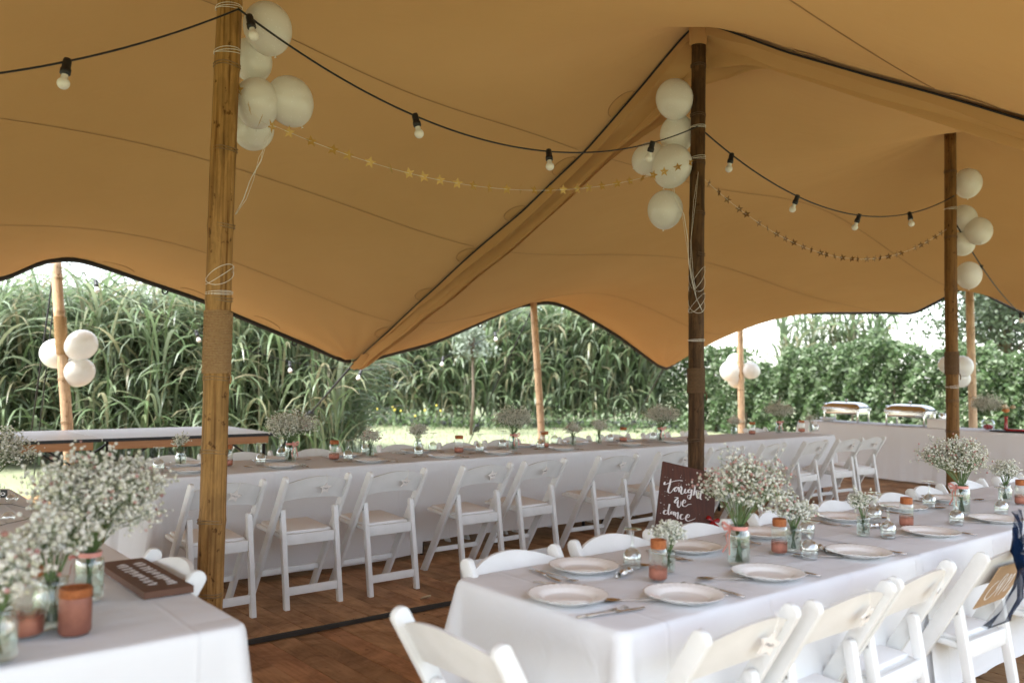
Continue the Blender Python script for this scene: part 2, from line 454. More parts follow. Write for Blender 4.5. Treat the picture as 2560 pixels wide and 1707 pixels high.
def leaf_mat(name, cols, trans=0.35, rough=0.45):
    m, nt, out = mat_new(name)
    ge = nt.nodes.new('ShaderNodeNewGeometry')
    n = len(cols)
    cc = ramp(nt, ge.outputs['Random Per Island'], [(i / max(n - 1, 1), c) for i, c in enumerate(cols)])
    b = N(nt, 'BsdfPrincipled', Roughness=rough); nt.links.new(cc, b.inputs['Base Color'])
    b.inputs['Specular IOR Level'].default_value = 0.5
    t = N(nt, 'BsdfTranslucent'); nt.links.new(cc, t.inputs['Color'])
    mx = N(nt, 'MixShader'); mx.inputs[0].default_value = trans
    nt.links.new(b.outputs[0], mx.inputs[1]); nt.links.new(t.outputs[0], mx.inputs[2])
    nt.links.new(mx.outputs[0], out.inputs['Surface'])
    return m
M['reed'] = leaf_mat('tall grass blade', [(0.13, 0.19, 0.085), (0.17, 0.235, 0.12), (0.21, 0.27, 0.16), (0.30, 0.27, 0.17), (0.16, 0.22, 0.11), (0.26, 0.30, 0.22), (0.15, 0.21, 0.10)], 0.45, 0.32)  # paleness of a hazy, overexposed background is put into these leaf colours
M['reedstem'] = leaf_mat('tall grass stem', [(0.12, 0.14, 0.06), (0.20, 0.20, 0.11), (0.28, 0.24, 0.15), (0.10, 0.13, 0.05)], 0.1)
M['hedge'] = leaf_mat('hedge leaf', [(0.05, 0.095, 0.03), (0.09, 0.14, 0.055), (0.13, 0.18, 0.085), (0.20, 0.24, 0.15)], 0.4)
M['tree'] = leaf_mat('grey green leaf', [(0.06, 0.09, 0.045), (0.09, 0.12, 0.065), (0.12, 0.15, 0.09)], 0.3)
M['silver'] = leaf_mat('silvery leaf', [(0.22, 0.26, 0.20), (0.32, 0.36, 0.29), (0.16, 0.20, 0.13)], 0.35)
M['bark'] = simple('bark', (0.16, 0.12, 0.085), 0.9, c2=(0.10, 0.075, 0.05), nscale=12, bumpy=0.5, bscale=30)
M['yellow'] = simple('yellow petals', (0.60, 0.46, 0.06), 0.7)
M['lawnblade'] = leaf_mat('lawn blade', [(0.15, 0.19, 0.09), (0.20, 0.23, 0.12), (0.24, 0.26, 0.15)], 0.35)
def lawn_mat():
    m, nt, out = mat_new('mown lawn')
    v = coords(nt, (1, 1, 1), 'Object')
    big = noise(nt, v, 0.5, 4)
    fine = noise(nt, v, 22, 4, 0.7)
    c1 = ramp(nt, big, [(0.3, (0.22, 0.24, 0.15)), (0.7, (0.26, 0.275, 0.185))])
    c2 = ramp(nt, fine, [(0.3, (0.72, 0.75, 0.66)), (0.7, (1.1, 1.08, 1.0))])
    mx = N(nt, 'MixRGB', blend_type='MULTIPLY'); mx.inputs[0].default_value = 1
    nt.links.new(c1, mx.inputs[1]); nt.links.new(c2, mx.inputs[2])
    b = N(nt, 'BsdfPrincipled', Roughness=0.8); nt.links.new(mx.outputs[0], b.inputs['Base Color'])
    b.inputs['Specular IOR Level'].default_value = 0.2
    nt.links.new(bump(nt, fine, 0.6, 0.05), b.inputs['Normal'])
    nt.links.new(b.outputs[0], out.inputs['Surface'])
    return m
M['lawn'] = lawn_mat()
def tulle_mat():
    m, nt, out = mat_new('navy tulle')
    t = N(nt, 'BsdfTransparent'); d = N(nt, 'BsdfDiffuse'); d.inputs['Color'].default_value = (0.006, 0.016, 0.045, 1)
    lw = N(nt, 'LayerWeight', Blend=0.5)
    r = N(nt, 'Math', operation='MULTIPLY_ADD', use_clamp=True); r.inputs[1].default_value = 0.55; r.inputs[2].default_value = 0.22
    nt.links.new(lw.outputs['Facing'], r.inputs[0])
    mx = N(nt, 'MixShader'); nt.links.new(r.outputs[0], mx.inputs[0])
    nt.links.new(t.outputs[0], mx.inputs[1]); nt.links.new(d.outputs[0], mx.inputs[2])
    nt.links.new(mx.outputs[0], out.inputs['Surface'])
    return m
M['tulle'] = tulle_mat()

# ================================================================== ground
random.seed(7); rng = np.random.default_rng(7)
mb = MB()
n = 40
gx = np.concatenate([np.linspace(-250, -20, 8), np.linspace(-16, 20, 25), np.linspace(26, 250, 8)])
gy = np.concatenate([np.linspace(-120, -12, 6), np.linspace(-8, 34, 29), np.linspace(40, 400, 8)])
mb.grid([[(x, y, -0.12 + 0.02 * math.sin(x * 0.6) * math.cos(y * 0.5)) for y in gy] for x in gx])
link('lawn', mb.mesh('lawn', M['lawn'], True), kind='structure')

# ------------------------------------------------------------------ wooden deck: boards run along BX
deck = link('wooden_floor', None, loc=ORG, rot=ANG)
deck['kind'] = 'structure'
W_, L_ = 0.140, 2.36
pl = MB().box((0, L_ / 2, -0.014), (W_ - 0.003, L_, 0.028)).mesh('plank', M['plank'], False, 0.002, 1)
rows = [(-2.0, L_), (0.40, L_), (2.86, L_), (5.26, L_)]
rest = MB()
for ri, (t0, ln) in enumerate(rows):
    for i in range(-32, 90):
        s = i * W_ + (0.03 if ri % 2 else 0.0)
        vis = (-1.0 < s < 7.0 and ri in (1, 2)) or (ri == 0 and 0.8 < s < 6.4) or (ri == 3 and 0.6 < s < 5.5)
        dz = random.uniform(-0.0015, 0.0015)
        if vis: link('plank', pl, deck, loc=(s, t0, dz))
        else: rest.box((s, t0 + L_ / 2, -0.014 + dz), (W_ - 0.003, L_, 0.028))
for i in range(-32, 90):
    rest.box((i * W_, 7.64 + 0.75, -0.014), (W_ - 0.003, 1.5, 0.028))
link('plank_field', rest.mesh('plank_field', M['plank'], False), deck, kind='stuff')
mb = MB().box((4.1, 3.55, -0.075), (17.3, 11.2, 0.09))
link('floor_base', mb.mesh('floor_base', M['black'], False), deck)
# black cover strip along the joint of the floor panels
mb = MB()
P = []
for i in range(60):
    s = -2.0 + i * 0.2
    w = 0.052 + 0.010 * math.sin(i * 1.7) + 0.006 * math.sin(i * 4.1)
    P.append([(s, 2.79 - w, 0.006), (s, 2.79, 0.009), (s, 2.79 + w * 0.7, 0.006)])
mb.grid(P)
o = link('floor_tape', mb.mesh('floor_tape', M['black'], False), loc=ORG, rot=ANG)
tag(o, 'black tape strip covering the floor joint in the aisle', 'tape')

# ================================================================== stretch tents
def build_tents():
    far = [(-7.0, 8.2, 2.2), (-6.0, 8.2, 2.55), (-3.0, 8.2, 1.6), (-0.15, 8.2, 2.30), (0.3, 8.2, 2.56), (0.6, 8.2, 2.56), (1.9, 8.15, 2.20), (3.6, 7.8, 1.54),
           (4.8, 7.8, 1.84), (6.2, 7.8, 2.40), (6.75, 7.8, 2.50), (7.2, 7.8, 2.46), (8.2, 7.8, 2.11), (9.44, 7.8, 1.54), (10.5, 7.8, 2.06), (11.5, 7.7, 2.50)]
    fs = np.array([p[0] for p in far]); ft = np.array([p[1] for p in far]); fz = np.array([p[2] for p in far])
    def far_t(s): return np.interp(s, fs, ft)
    near_t = -1.35
    near = [(-7, 2.5), (-5, 2.7), (-3, 2.55), (-0.1, 2.8), (1.6, 2.7), (3.3, 2.10), (5.0, 2.85), (6.8, 3.2), (9.0, 2.9), (11.5, 2.8)]  # unseen near edge, raised and cut back to admit light behind the camera
    ns = np.array([p[0] for p in near]); nz = np.array([p[1] for p in near])
    end = [(7.7, 2.50), (7.0, 2.57), (5.6, 2.52), (4.6, 2.48), (4.1, 2.70), (3.77, 2.84), (3.5, 2.68), (3.2, 2.45), (1.5, 1.9), (-0.3, 2.5), (-1.35, 2.6)]
    C = []
    for s in np.arange(-7, 11.51, 0.30): C.append((s, float(far_t(s)), float(np.interp(s, fs, fz))))
    for s in np.arange(-7, 11.51, 0.7): C.append((s, near_t, float(np.interp(s, ns, nz))))
    et = np.array([p[0] for p in end])[::-1]; ez = np.array([p[1] for p in end])[::-1]
    for t in np.arange(-1.0, 7.5, 0.4): C.append((11.5, t, float(np.interp(t, et, ez))))
    for t in np.arange(-0.8, 8.0, 0.8): C.append((-7.0, t, 2.3 + 0.6 * math.exp(-((t - 2.7) / 1.2) ** 2)))
    # pole tops and the sagging joint between the two tents
    C += [(-0.1, 2.69, 4.02), (3.29, 2.34, 4.05), (6.95, 2.10, 3.90), (-3.7, 2.7, 3.95)]
    C += [(3.31, 2.9, 3.74), (3.34, 3.55, 3.36), (3.40, 4.45, 2.95), (3.50, 5.95, 2.34), (3.56, 6.9, 1.93),
          (3.29, 1.62, 3.66), (3.29, 1.0, 3.33), (3.29, 0.15, 2.88), (3.29, -0.7, 2.42)]
    C += [(1.6, 2.5, 3.52), (5.15, 2.2, 3.42), (-1.9, 2.7, 3.5), (9.2, 2.4, 3.0)]
    C = np.array(C); cs = 0.10
    def phi(r2): return np.sqrt(r2 + cs * cs)
    X = C[:, :2]; n = len(X)
    D2 = ((X[:, None] - X[None]) ** 2).sum(-1)
    A = np.zeros((n + 3, n + 3)); A[:n, :n] = phi(D2) + np.eye(n) * -0.004
    A[:n, n] = 1; A[:n, n + 1:] = X; A[n, :n] = 1; A[n + 1:, :n] = X.T
    w = np.linalg.solve(A, np.concatenate([C[:, 2], np.zeros(3)]))
    def z(s, t):
        s = np.asarray(s, float); t = np.asarray(t, float)
        q = np.stack([s.ravel(), t.ravel()], 1)
        out = np.empty(len(q))
        for k in range(0, len(q), 4000):
            d2 = ((q[k:k + 4000, None] - X[None]) ** 2).sum(-1)
            out[k:k + 4000] = phi(d2) @ w[:n] + w[n] + q[k:k + 4000] @ w[n + 1:]
        return out.reshape(s.shape)
    return z, far_t, near_t
TZF, FAR_T, NEAR_T = build_tents()
SEAM = 3.29
def skew(S, t): return 0.057 * np.maximum(0, t - 2.34) * np.exp(-((S - SEAM) / 2.5) ** 2)
def W3(s, t, z):
    s = np.asarray(s); t = np.asarray(t); z = np.asarray(z)
    return np.stack([ORG.x + AX.x * s + BX.x * t, ORG.y + AX.y * s + BX.y * t, z], -1)
def tent_grid(S0, S1, ni, nj, name):
    S = np.linspace(S0, S1, ni)[:, None] * np.ones((1, nj)); V = np.linspace(0, 1, nj)[None] * np.ones((ni, 1))
    t = NEAR_T + V * (FAR_T(S) - NEAR_T)
    s = S + skew(S, t)
    z = TZF(s, t)
    for (ps, pt, am, ln, nw) in ((3.6, 7.8, 0.022, 0.8, 15), (9.44, 7.8, 0.020, 0.7, 13), (3.29, 2.34, 0.016, 0.55, 12), (6.95, 2.10, 0.010, 0.5, 11), (-0.1, 2.69, 0.012, 0.5, 12), (0.45, 8.2, 0.010, 0.6, 11), (6.75, 7.8, 0.010, 0.6, 11)):
        d = np.hypot(s - ps, t - pt); a = np.arctan2(t - pt, s - ps)
        z = z + am * np.exp(-d / ln) * np.minimum(1, d / 0.12) * np.sin(nw * a + 2.0 * np.sin(3 * a))
    V3 = W3(s, t, z).reshape(-1, 3)
    idx = np.arange(ni * nj).reshape(ni, nj)
    F = np.stack([idx[:-1, :-1], idx[:-1, 1:], idx[1:, 1:], idx[1:, :-1]], -1).reshape(-1, 4)
    return np_mesh(name, V3, F, M['tent'], True)
tentN = thing('stretch_tent', 'tan stretch tent canopy over the left and near tables', 'tent')
tentF = thing('stretch_tent', 'tan stretch tent canopy over the far right, beyond the rolled joint', 'tent')
link('canopy', tent_grid(-7.0, SEAM, 200, 210, 'canopy'), tentN)
link('canopy', tent_grid(SEAM, 11.5, 170, 210, 'canopy'), tentF)
def surf(s, t, dz=0.0): return Vector(W3(s, t, float(TZF(np.array([s]), np.array([t]))[0]) + dz).tolist())
def seam_s(t): return SEAM + 0.057 * max(0, t - 2.34)
def hit(x, y):                                                  # pixel -> point on the canopy underside
    d = ray(x, y); ks = np.linspace(1.5, 16, 900)
    P = np.array([(CAM + d * float(k))[:] for k in ks]); q = P - np.array(ORG)
    s = q @ np.array(AX); t = q @ np.array(BX)
    dz = TZF(s, t) - P[:, 2]
    i = int(np.argmax(dz < 0)); return float(s[i]), float(t[i])

# rolled hem along the joint
ts = np.linspace(-1.34, 7.86, 190)
P = []
for t in ts:
    s0 = seam_s(t); row = []
    wid = 0.27 + 0.12 * math.exp(-((t - 2.5) / 0.7) ** 2)
    if t > 5.6: wid *= 1 - 0.45 * (t - 5.6) / 2.26
    wid *= 1 + 0.05 * math.sin(t * 2.9) + 0.03 * math.sin(t * 6.7)
    ph_ = 0.9 * math.sin(t * 0.9) + 0.25 * t
    for k in range(49):
        u = k / 48.0
        env = math.sin(math.pi * u) ** 0.55
        pl_ = math.sin(2 * math.pi * (2.6 * u + 0.12 * math.sin(t * 1.1)) + ph_)
        pl2 = math.sin(2 * math.pi * 5.3 * u - 1.7 * ph_ + 1.3 * t)
        ss = s0 - 0.014 + wid * u + 0.030 * env * math.sin(2 * math.pi * 2.6 * u + ph_ + 1.3) * (wid / 0.27)
        dz = -0.02 - 0.115 * env * (wid / 0.27) - 0.048 * env * pl_ - 0.010 * env * pl2
        if 1.4 < t < 3.5: dz -= 0.035 * env * math.sin(17 * u + 9 * t) * math.exp(-((t - 2.4) / 0.5) ** 2)
        if u == 1.0: dz = 0.012
        row.append((ss, t, dz))
    P.append(row)
A_ = np.array(P); zz = TZF(A_[..., 0], A_[..., 1]) + A_[..., 2]
V3 = W3(A_[..., 0], A_[..., 1], zz)
mb = MB(); mb.grid([[tuple(map(float, V3[i, j])) for j in range(V3.shape[1])] for i in range(V3.shape[0])])
link('rolled_hem', mb.mesh('rolled_hem', M['tentfold'], True), tentF)
mb = MB(); mb.tube([surf(seam_s(t) - 0.018, t, -0.028) for t in np.linspace(-1.34, 7.8, 120)], 0.0075, 6)
link('black_binding', mb.mesh('black_binding', M['black'], True), tentN)
# gathered nose at the low tie-down point
tipP = surf(seam_s(7.8), 7.8)
mb = MB(); rows_ = []
for k in range(9):
    u = k / 8; a = math.pi * (k / 8)
    rows_.append([tipP + AX * (0.30 * (u - 0.35)) + BX * (-0.35) + Vector((0, 0, 0.06)), tipP + AX * (0.24 * (u - 0.3)) + BX * -0.12 + Vector((0, 0, -0.05 - 0.05 * math.sin(a))),
                  tipP + AX * (0.10 * (u - 0.4)) + BX * 0.03 + Vector((0, 0, -0.10 - 0.03 * math.sin(a)))])
mb.grid(rows_)
link('gathered_corner', mb.mesh('gathered_corner', M['tentfold'], True), tentF)
# black edge webbing and hanging loops
def edge_path(S0, S1, n):
    out = []
    for s in np.linspace(S0, S1, n):
        t = float(FAR_T(s)); ss = s + float(skew(np.array(s), np.array(t)))
        out.append((ss, t))
    return out
def webbing(pts):
    mb = MB(); P = []
    for (s, t) in pts:
        b = surf(s, t)
        P.append([b + BX * 0.004 + Vector((0, 0, 0.008)), b + BX * 0.012 + Vector((0, 0, -0.016)), b + BX * -0.004 + Vector((0, 0, -0.046)), b + BX * -0.028 + Vector((0, 0, -0.016)), b + BX * -0.012 + Vector((0, 0, 0.004))])
    mb.grid(P); return mb
link('edge_webbing', webbing(edge_path(-7, SEAM - 0.02, 110)).mesh('edge_webbing', M['black'], True), tentN)
link('edge_webbing', webbing(edge_path(SEAM + 0.10, 11.5, 90)).mesh('edge_webbing', M['black'], True), tentF)
mb = MB(); P = []
for t in np.linspace(7.7, -1.3, 110):
    b = surf(11.5, t); P.append([b + AX * 0.004 + Vector((0, 0, 0.01)), b + AX * 0.012 + Vector((0, 0, -0.014)), b + AX * -0.004 + Vector((0, 0, -0.04)), b + AX * -0.022 + Vector((0, 0, -0.01))])
mb.grid(P); link('edge_webbing', mb.mesh('edge_webbing', M['black'], True), tentF)
loop = MB().tube([(0.03 * math.cos(a), 0, 0.03 * math.sin(a)) for a in np.linspace(0, 2 * math.pi, 14)], 0.009, 6).mesh('webbing_loop', M['black'], True)
for (S, T) in ((1.25, tentN), (2.6, tentN), (5.4, tentF), (8.1, tentF), (-1.2, tentN)):
    t = float(FAR_T(S)); link('webbing_loop', loop, T, loc=surf(S + float(skew(np.array(S), np.array(t))), t, -0.055), rot=ANG)
for t in (5.2, 6.3):
    link('webbing_loop', loop, tentF, loc=surf(11.5, t, -0.05), rot=ANG + 1.57)
# sewn panel joints, drawn from the photograph on to the canopy
def sewn(pix, T):
    q = [hit(*p) for p in pix]
    q = np.array(q); u = np.linspace(0, 1, len(q)); uu = np.linspace(0, 1, 50)
    deg = min(3, len(q) - 1)
    s = np.polyval(np.polyfit(u, q[:, 0], deg), uu); t = np.polyval(np.polyfit(u, q[:, 1], deg), uu)
    mb = MB(); P = []
    for a, b in zip(s, t):
        c = surf(float(a), float(b), -0.004)
        P.append([c + BX * -0.005, c + Vector((0, 0, -0.003)), c + BX * 0.005])
    mb.grid(P); link('stitched_seam', mb.mesh('stitched_seam', M['seam'], True), T)
def sewn_t(tc, s0, s1, T):
    mb = MB(); P = []
    for a in np.linspace(s0, s1, 70):
        c = surf(float(a), tc, -0.004)
        P.append([c + BX * -0.005, c + Vector((0, 0, -0.003)), c + BX * 0.005])
    mb.grid(P); link('stitched_seam', mb.mesh('stitched_seam', M['seam'], True), T)
for tc in (6.75, 5.15, 3.6, 0.6, -0.6): sewn_t(tc, -6.9, seam_s(tc) - 0.06, tentN)
for tc in (6.75, 5.15, 3.6, 0.6): sewn_t(tc, seam_s(tc) + 0.34, 11.4, tentF)
# reinforcement patches beside the joint
pm = [(0.125 * math.cos(a), 0.10 * math.sin(a)) for a in np.linspace(0, math.pi, 14)] + [(-0.125, -0.02), (0.125, -0.02)]
def patch(s, t, side, T):
    mb = MB(); ring = []
    for (p, q) in pm:
        ring.append(surf(s + side * q, t + p, -0.006))
    mb.add(ring, [tuple(range(len(ring)))])
    o = link('patch', mb.mesh('patch', M['patch'], False), T)
    mb = MB(); mb.tube([v + Vector((0, 0, -0.003)) for v in ring[:14]], 0.0022, 4)
    link('stitching', mb.mesh('stitching', M['seam'], False), o)
for t in (7.0, 6.1, 5.3, 4.5, 3.8, 3.1): patch(seam_s(t) - 0.03, t, -1, tentN)
for t in (7.0, 6.2, 5.5, 4.7, 4.0): patch(seam_s(t) + 0.22, t, 1, tentF)
for t in (1.4, 0.4): patch(seam_s(t) - 0.03, t, -1, tentN)
for s in (0.9, 1.7, 2.5, -0.9): 
    o = surf(s, float(FAR_T(s)) - 0.16)
    mb = MB(); mb.tube([surf(s + 0.16 * math.cos(a), float(FAR_T(s)) - 0.10 - 0.10 * math.sin(a), -0.004) for a in np.linspace(0.2, math.pi - 0.2, 10)], 0.004, 4)
    link('stitching', mb.mesh('stitching', M['seam'], False), tentN)

# ================================================================== bamboo poles
def pole(name, label, pts, r0, r1, mat, nmat, node_z, group, wraps=(), ties=()):
    """pts: (bottom, top) points; parts are built in world orientation round the base"""
    b = Vector(pts[0]); tp = Vector(pts[1]); root = thing(name, label, 'pole', b, 0.0, group)
    d = tp - b; H_ = d.z
    def at(z): return d * (z / H_)
    def rad(z): return r0 + (r1 - r0) * z / H_
    zs = sorted(set([0.0, H_] + [z for k in node_z for z in (k - 0.05, k - 0.018, k, k + 0.018, k + 0.05)] + list(np.linspace(0, H_, 26))))
    zs = [z for z in zs if 0 <= z <= H_]
    P = []; R = []
    for z in zs:
        w = 0.0
        for k in node_z:
            e = abs(z - k)
            if e < 0.03: w = 0.055 * (1 - e / 0.03)
        P.append(at(z) + Vector((0.004 * math.sin(z * 2.1), 0.004 * math.cos(z * 1.7), 0))); R.append(rad(z) * (1 + w) * (1 + 0.012 * math.sin(z * 3)))
    link('culm', MB().tube(P, R, 20).mesh('culm', mat, True), root)
    for k in node_z:
        if not 0.02 < k < H_ - 0.02: continue
        mb = MB()
        for e in (-0.008, 0.006):
            c = at(k + e); q = rad(k) * 1.052
            mb.tube([c + Vector((q * math.cos(a), q * math.sin(a), 0.003 * math.sin(3 * a))) for a in np.linspace(0, 2 * math.pi, 25)], 0.0032, 5, False)
        link('node', mb.mesh('node', nmat, True), root)
    for (z0, z1) in wraps:
        mb = MB(); turns = int((z1 - z0) / 0.0085); P = []
        for i in range(turns * 14):
            z = z0 + (z1 - z0) * i / (turns * 14); a = 2 * math.pi * i / 14; q = rad(z) + 0.005 + 0.0007 * math.sin(i * 0.37)
            P.append(at(z) + Vector((q * math.cos(a), q * math.sin(a), 0)))
        mb.tube(P, 0.0048, 5)
        c = at(z0); q = rad(z0) + 0.006
        mb.tube([c + Vector((q, -q * 0.3, 0.01)), c + Vector((q + 0.012, -q * 0.3, -0.02)), c + Vector((q + 0.008, -q * 0.3, -0.05))], 0.005, 5)
        link('rope_wrap', mb.mesh('rope_wrap', M['ropedark'] if mat in (M['bamboodark'], M['bamboomid']) else M['rope'], True), root)
    for (z0, tw) in ties:
        mb = MB()
        for e in range(3):
            q = rad(z0) + 0.004
            mb.tube([at(z0) + Vector((q * math.cos(a), q * math.sin(a), tw * math.sin(a + e) + 0.004 * e)) for a in np.linspace(0, 2 * math.pi, 25)], 0.0016, 4, False)
        link('string_tie', mb.mesh('string_tie', M['string'], True), root)
    return root
def zrow(ys, x, Y): return [at_y(x, y * 1.0884, Y).z for y in ys]
Y1, Y2, Y3 = 4.4, 6.31, 8.48
def through(lo, hi, Y, top):
    a = at_y(*lo, Y); b = at_y(*hi, Y); d = (b - a) / (b.z - a.z)
    return a - d * a.z, a + d * (top - a.z)
p1 = through((522, 1500), (573, 0), Y1, 4.0)
p2 = through((1739, 1130), (1746, 92), Y2, 4.02)
p3 = through((2381, 1080), (2375, 337), Y3, 3.88)
GP = 'main bamboo poles in a row down the aisle'
pole('bamboo_pole', 'golden bamboo pole with rope wrap standing by the left table', p1, 0.064, 0.062, M['bamboo'], M['node'],
     zrow([152, 345, 520, 688, 868, 1035, 1195, 1362], 540, Y1) + [0.12, 3.6], GP, [(at_y(540, 934, Y1).z, at_y(540, 778, Y1).z)],
     [(at_y(540, 134, Y1).z, 0.012), (at_y(540, 735, Y1).z, 0.006), (at_y(540, 25, Y1).z, 0.01), (at_y(540, 690, Y1).z, 0.05)])
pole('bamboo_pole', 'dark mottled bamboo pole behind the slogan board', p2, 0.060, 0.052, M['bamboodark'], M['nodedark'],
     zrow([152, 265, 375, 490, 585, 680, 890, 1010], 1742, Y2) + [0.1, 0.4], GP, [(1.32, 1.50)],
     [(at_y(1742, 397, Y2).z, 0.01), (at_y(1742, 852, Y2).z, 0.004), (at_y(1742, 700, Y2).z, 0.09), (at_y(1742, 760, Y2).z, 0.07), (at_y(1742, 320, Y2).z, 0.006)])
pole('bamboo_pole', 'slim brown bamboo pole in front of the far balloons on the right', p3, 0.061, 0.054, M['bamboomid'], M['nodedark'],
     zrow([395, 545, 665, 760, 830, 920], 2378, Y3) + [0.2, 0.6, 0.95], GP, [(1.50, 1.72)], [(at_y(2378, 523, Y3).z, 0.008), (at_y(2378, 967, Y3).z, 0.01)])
cap = MB().lathe([(0.056, 0), (0.064, 0.02), (0.066, 0.09), (0.075, 0.16)], 18).mesh('top_cuff', M['patch'], True)
link('top_cuff', cap, tentF, loc=Vector(p2[1]) + Vector((0, 0, -0.15)))
GO = 'pale bamboo poles along the tent edge'
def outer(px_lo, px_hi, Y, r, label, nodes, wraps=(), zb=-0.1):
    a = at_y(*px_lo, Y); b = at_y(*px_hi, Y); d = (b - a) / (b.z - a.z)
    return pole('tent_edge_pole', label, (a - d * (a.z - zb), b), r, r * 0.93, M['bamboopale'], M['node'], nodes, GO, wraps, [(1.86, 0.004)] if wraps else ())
oA = at_t(142, 655, 8.25)
outer((176, 1200), (140, 642), oA.y + 0.1, 0.056, 'pale bamboo pole behind the white folding bar at left', [0.4, 0.85, 1.3, 1.68, 2.0, 2.35], [(1.55, 1.95)], 0.0)
oB = at_t(1336, 762, 7.75)
outer((1353, 1085), (1334, 755), oB.y, 0.052, 'pale bamboo pole before the middle tall grass', [0.5, 1.0, 1.5, 1.9, 2.2], (), 0.0)
oC = at_s(1851, 800, 11.45)
outer((1853, 1060), (1850, 792), oC.y, 0.060, 'pale bamboo pole carrying four balloons before the hedge', [0.6, 1.2, 1.7, 2.1], (), 0.0)
oD = at_s(2425, 713, 11.45)
outer((2432, 1060), (2424, 708), oD.y, 0.058, 'pale bamboo pole just behind the slim brown pole at right', [0.6, 1.2, 1.8, 2.2, 2.6], (), 0.0)

# ------------------------------------------------------------------ guy ropes
def rope(label, pts, r=0.010, ratchet=None):
    o = thing('guy_rope', label, 'rope', Vector(pts[-1]), 0.0, 'guy ropes of the tent')
    mb = MB(); b = Vector(pts[-1]); mb.tube([Vector(p) - b for p in pts], r, 6)
    link('strap', mb.mesh('strap', M['black'], True), o)
    if ratchet is not None:
        k = Vector(pts[0]).lerp(Vector(pts[-1]), ratchet) - b; d = (Vector(pts[-1]) - Vector(pts[0])).normalized()
        mb = MB(); mb.bar(k - d * 0.13, k + d * 0.13, 0.075, 0.05); mb.bar(k - d * 0.02 + Vector((0.05, 0, 0)), k + d * 0.16 + Vector((0.07, 0, 0)), 0.03, 0.02)
        link('ratchet', mb.mesh('ratchet', M['rubber'], False, 0.008), o)
    return o
tw = tipP + BX * 0.03 + Vector((0, 0, -0.06))
g1 = at_t(735, 1085, 11.2); g1.z = max(g1.z, -0.11)
rope('black strap from the low tent corner down into the left tall grass', [tw, at_t(700, 1120, 11.0)], 0.014, 0.55)
rope('black strap with ratchet from the middle edge pole', [at_t(1334, 765, 7.85), at_t(1172, 1108, 11.6)], 0.010, 0.86)
lw_ = surf(9.44 + 0, 7.8); rope('black strap from the second low tent corner', [lw_, at_t(1566, 1088, 12.4)], 0.012, 0.75)
rope('black strap dropping from the left edge pole with a ratchet', [oA + Vector((-0.08, 0.1, -0.05)), at_t(62, 1195, 9.9)], 0.009, 0.86)
rope('thin black strap right of the ratchet strap at the left edge pole', [oA + Vector((-0.05, 0.12, -0.03)), at_t(85, 1190, 10.2)], 0.007)

# ------------------------------------------------------------------ festoon lights
sock = MB().lathe([(0.0, 0.012), (0.016, 0.012), (0.019, 0.0), (0.019, -0.035), (0.023, -0.038), (0.023, -0.062), (0.017, -0.066), (0.0, -0.066)], 14).mesh('lamp_holder', M['rubber'], True)
bl = [(0.0, -0.135)] + [(0.0275 * math.sin(a), -0.108 - 0.0275 * math.cos(a)) for a in np.linspace(0.3, 2.5, 9)] + [(0.014, -0.066)]
bulbm = MB().lathe(bl, 16).mesh('bulb', M['bulb'], True)
def sag_curve(a, b, sag, n=40, wob=0.0):
    a = Vector(a); b = Vector(b); out = []
    for i in range(n):
        u = i / (n - 1); p = a.lerp(b, u); p.z -= 4 * sag * u * (1 - u)
        p.z += wob * math.sin(u * 23) ; out.append(p)
    return out
def festoon(label, curve, us, r=0.0075, tilt=0.35, seed=1):
    rnd = random.Random(seed); b = curve[len(curve) // 2].copy(); o = thing('festoon_light_string', label, 'string lights', b, 0.0, 'festoon light strings')
    link('cable', MB().tube([p - b for p in curve], r, 6, True, 0.65).mesh('cable', M['rubber'], True), o)
    n = len(curve)
    for u in us:
        k = u * (n - 1); i = min(int(k), n - 2); p = curve[i].lerp(curve[i + 1], k - i) - b
        h = link('lamp_holder', sock, o, loc=p, rot=(rnd.uniform(-tilt, tilt), rnd.uniform(-tilt, tilt), 0))
        link('bulb', bulbm, h)
    return o
def near_u(curve, px):
    best = (1e9, 0)
    for i, p in enumerate(curve):
        q = p - CAM; w = q.dot(FWD); x = PX_CX + PX_F * q.dot(RGT) / w
        best = min(best, (abs(x - px * 1.0884), i))
    return best[1] / (len(curve) - 1)
ZL = 3.26
L1 = at_y(596, 33, Y1 - 0.07); L2 = at_y(1745, 321, Y2 - 0.05); L3 = at_y(2385, 490, Y3 - 0.05)
L1.z = L2.z = ZL; 
c0 = sag_curve(L1, G(-3.6, 2.65, 2.6), 0.45, 60)
festoon('festoon lights leaving the golden pole towards the left edge', c0, [near_u(c0, 152), 0.6], seed=3)
c1 = sag_curve(L1, L2, 0.42, 60)
festoon('festoon lights sagging between the golden pole and the dark pole', c1, [near_u(c1, x) for x in (578, 950, 1253, 1493)], seed=4)
c2 = sag_curve(L2, L3, 0.40, 60)
festoon('festoon lights sagging between the dark pole and the slim brown pole', c2, [near_u(c2, x) for x in (1676, 1837, 1973, 2088)], 0.008, seed=5)
L4 = at_s(2560, 790, 10.6)
c3 = sag_curve(at_y(2390, 560, Y3), L4, 0.10, 40)
festoon('festoon lights running from the slim brown pole to the right edge', c3, [near_u(c3, x) for x in (2255, 2342)], 0.008, seed=6)
op = [at_t(x, y, 8.45) for (x, y) in ((165, 655), (239, 702), (360, 768), (490, 828), (605, 872), (724, 905), (830, 921), (903, 926))]
festoon('festoon lights outside the tent along the left tall grass', op, [near_u(op, x) for x in (222, 455, 667)], 0.006, seed=7)
op = [at_t(x, y, 8.3) for (x, y) in ((903, 926), (1000, 917), (1108, 893), (1180, 865), (1237, 832), (1300, 780))]
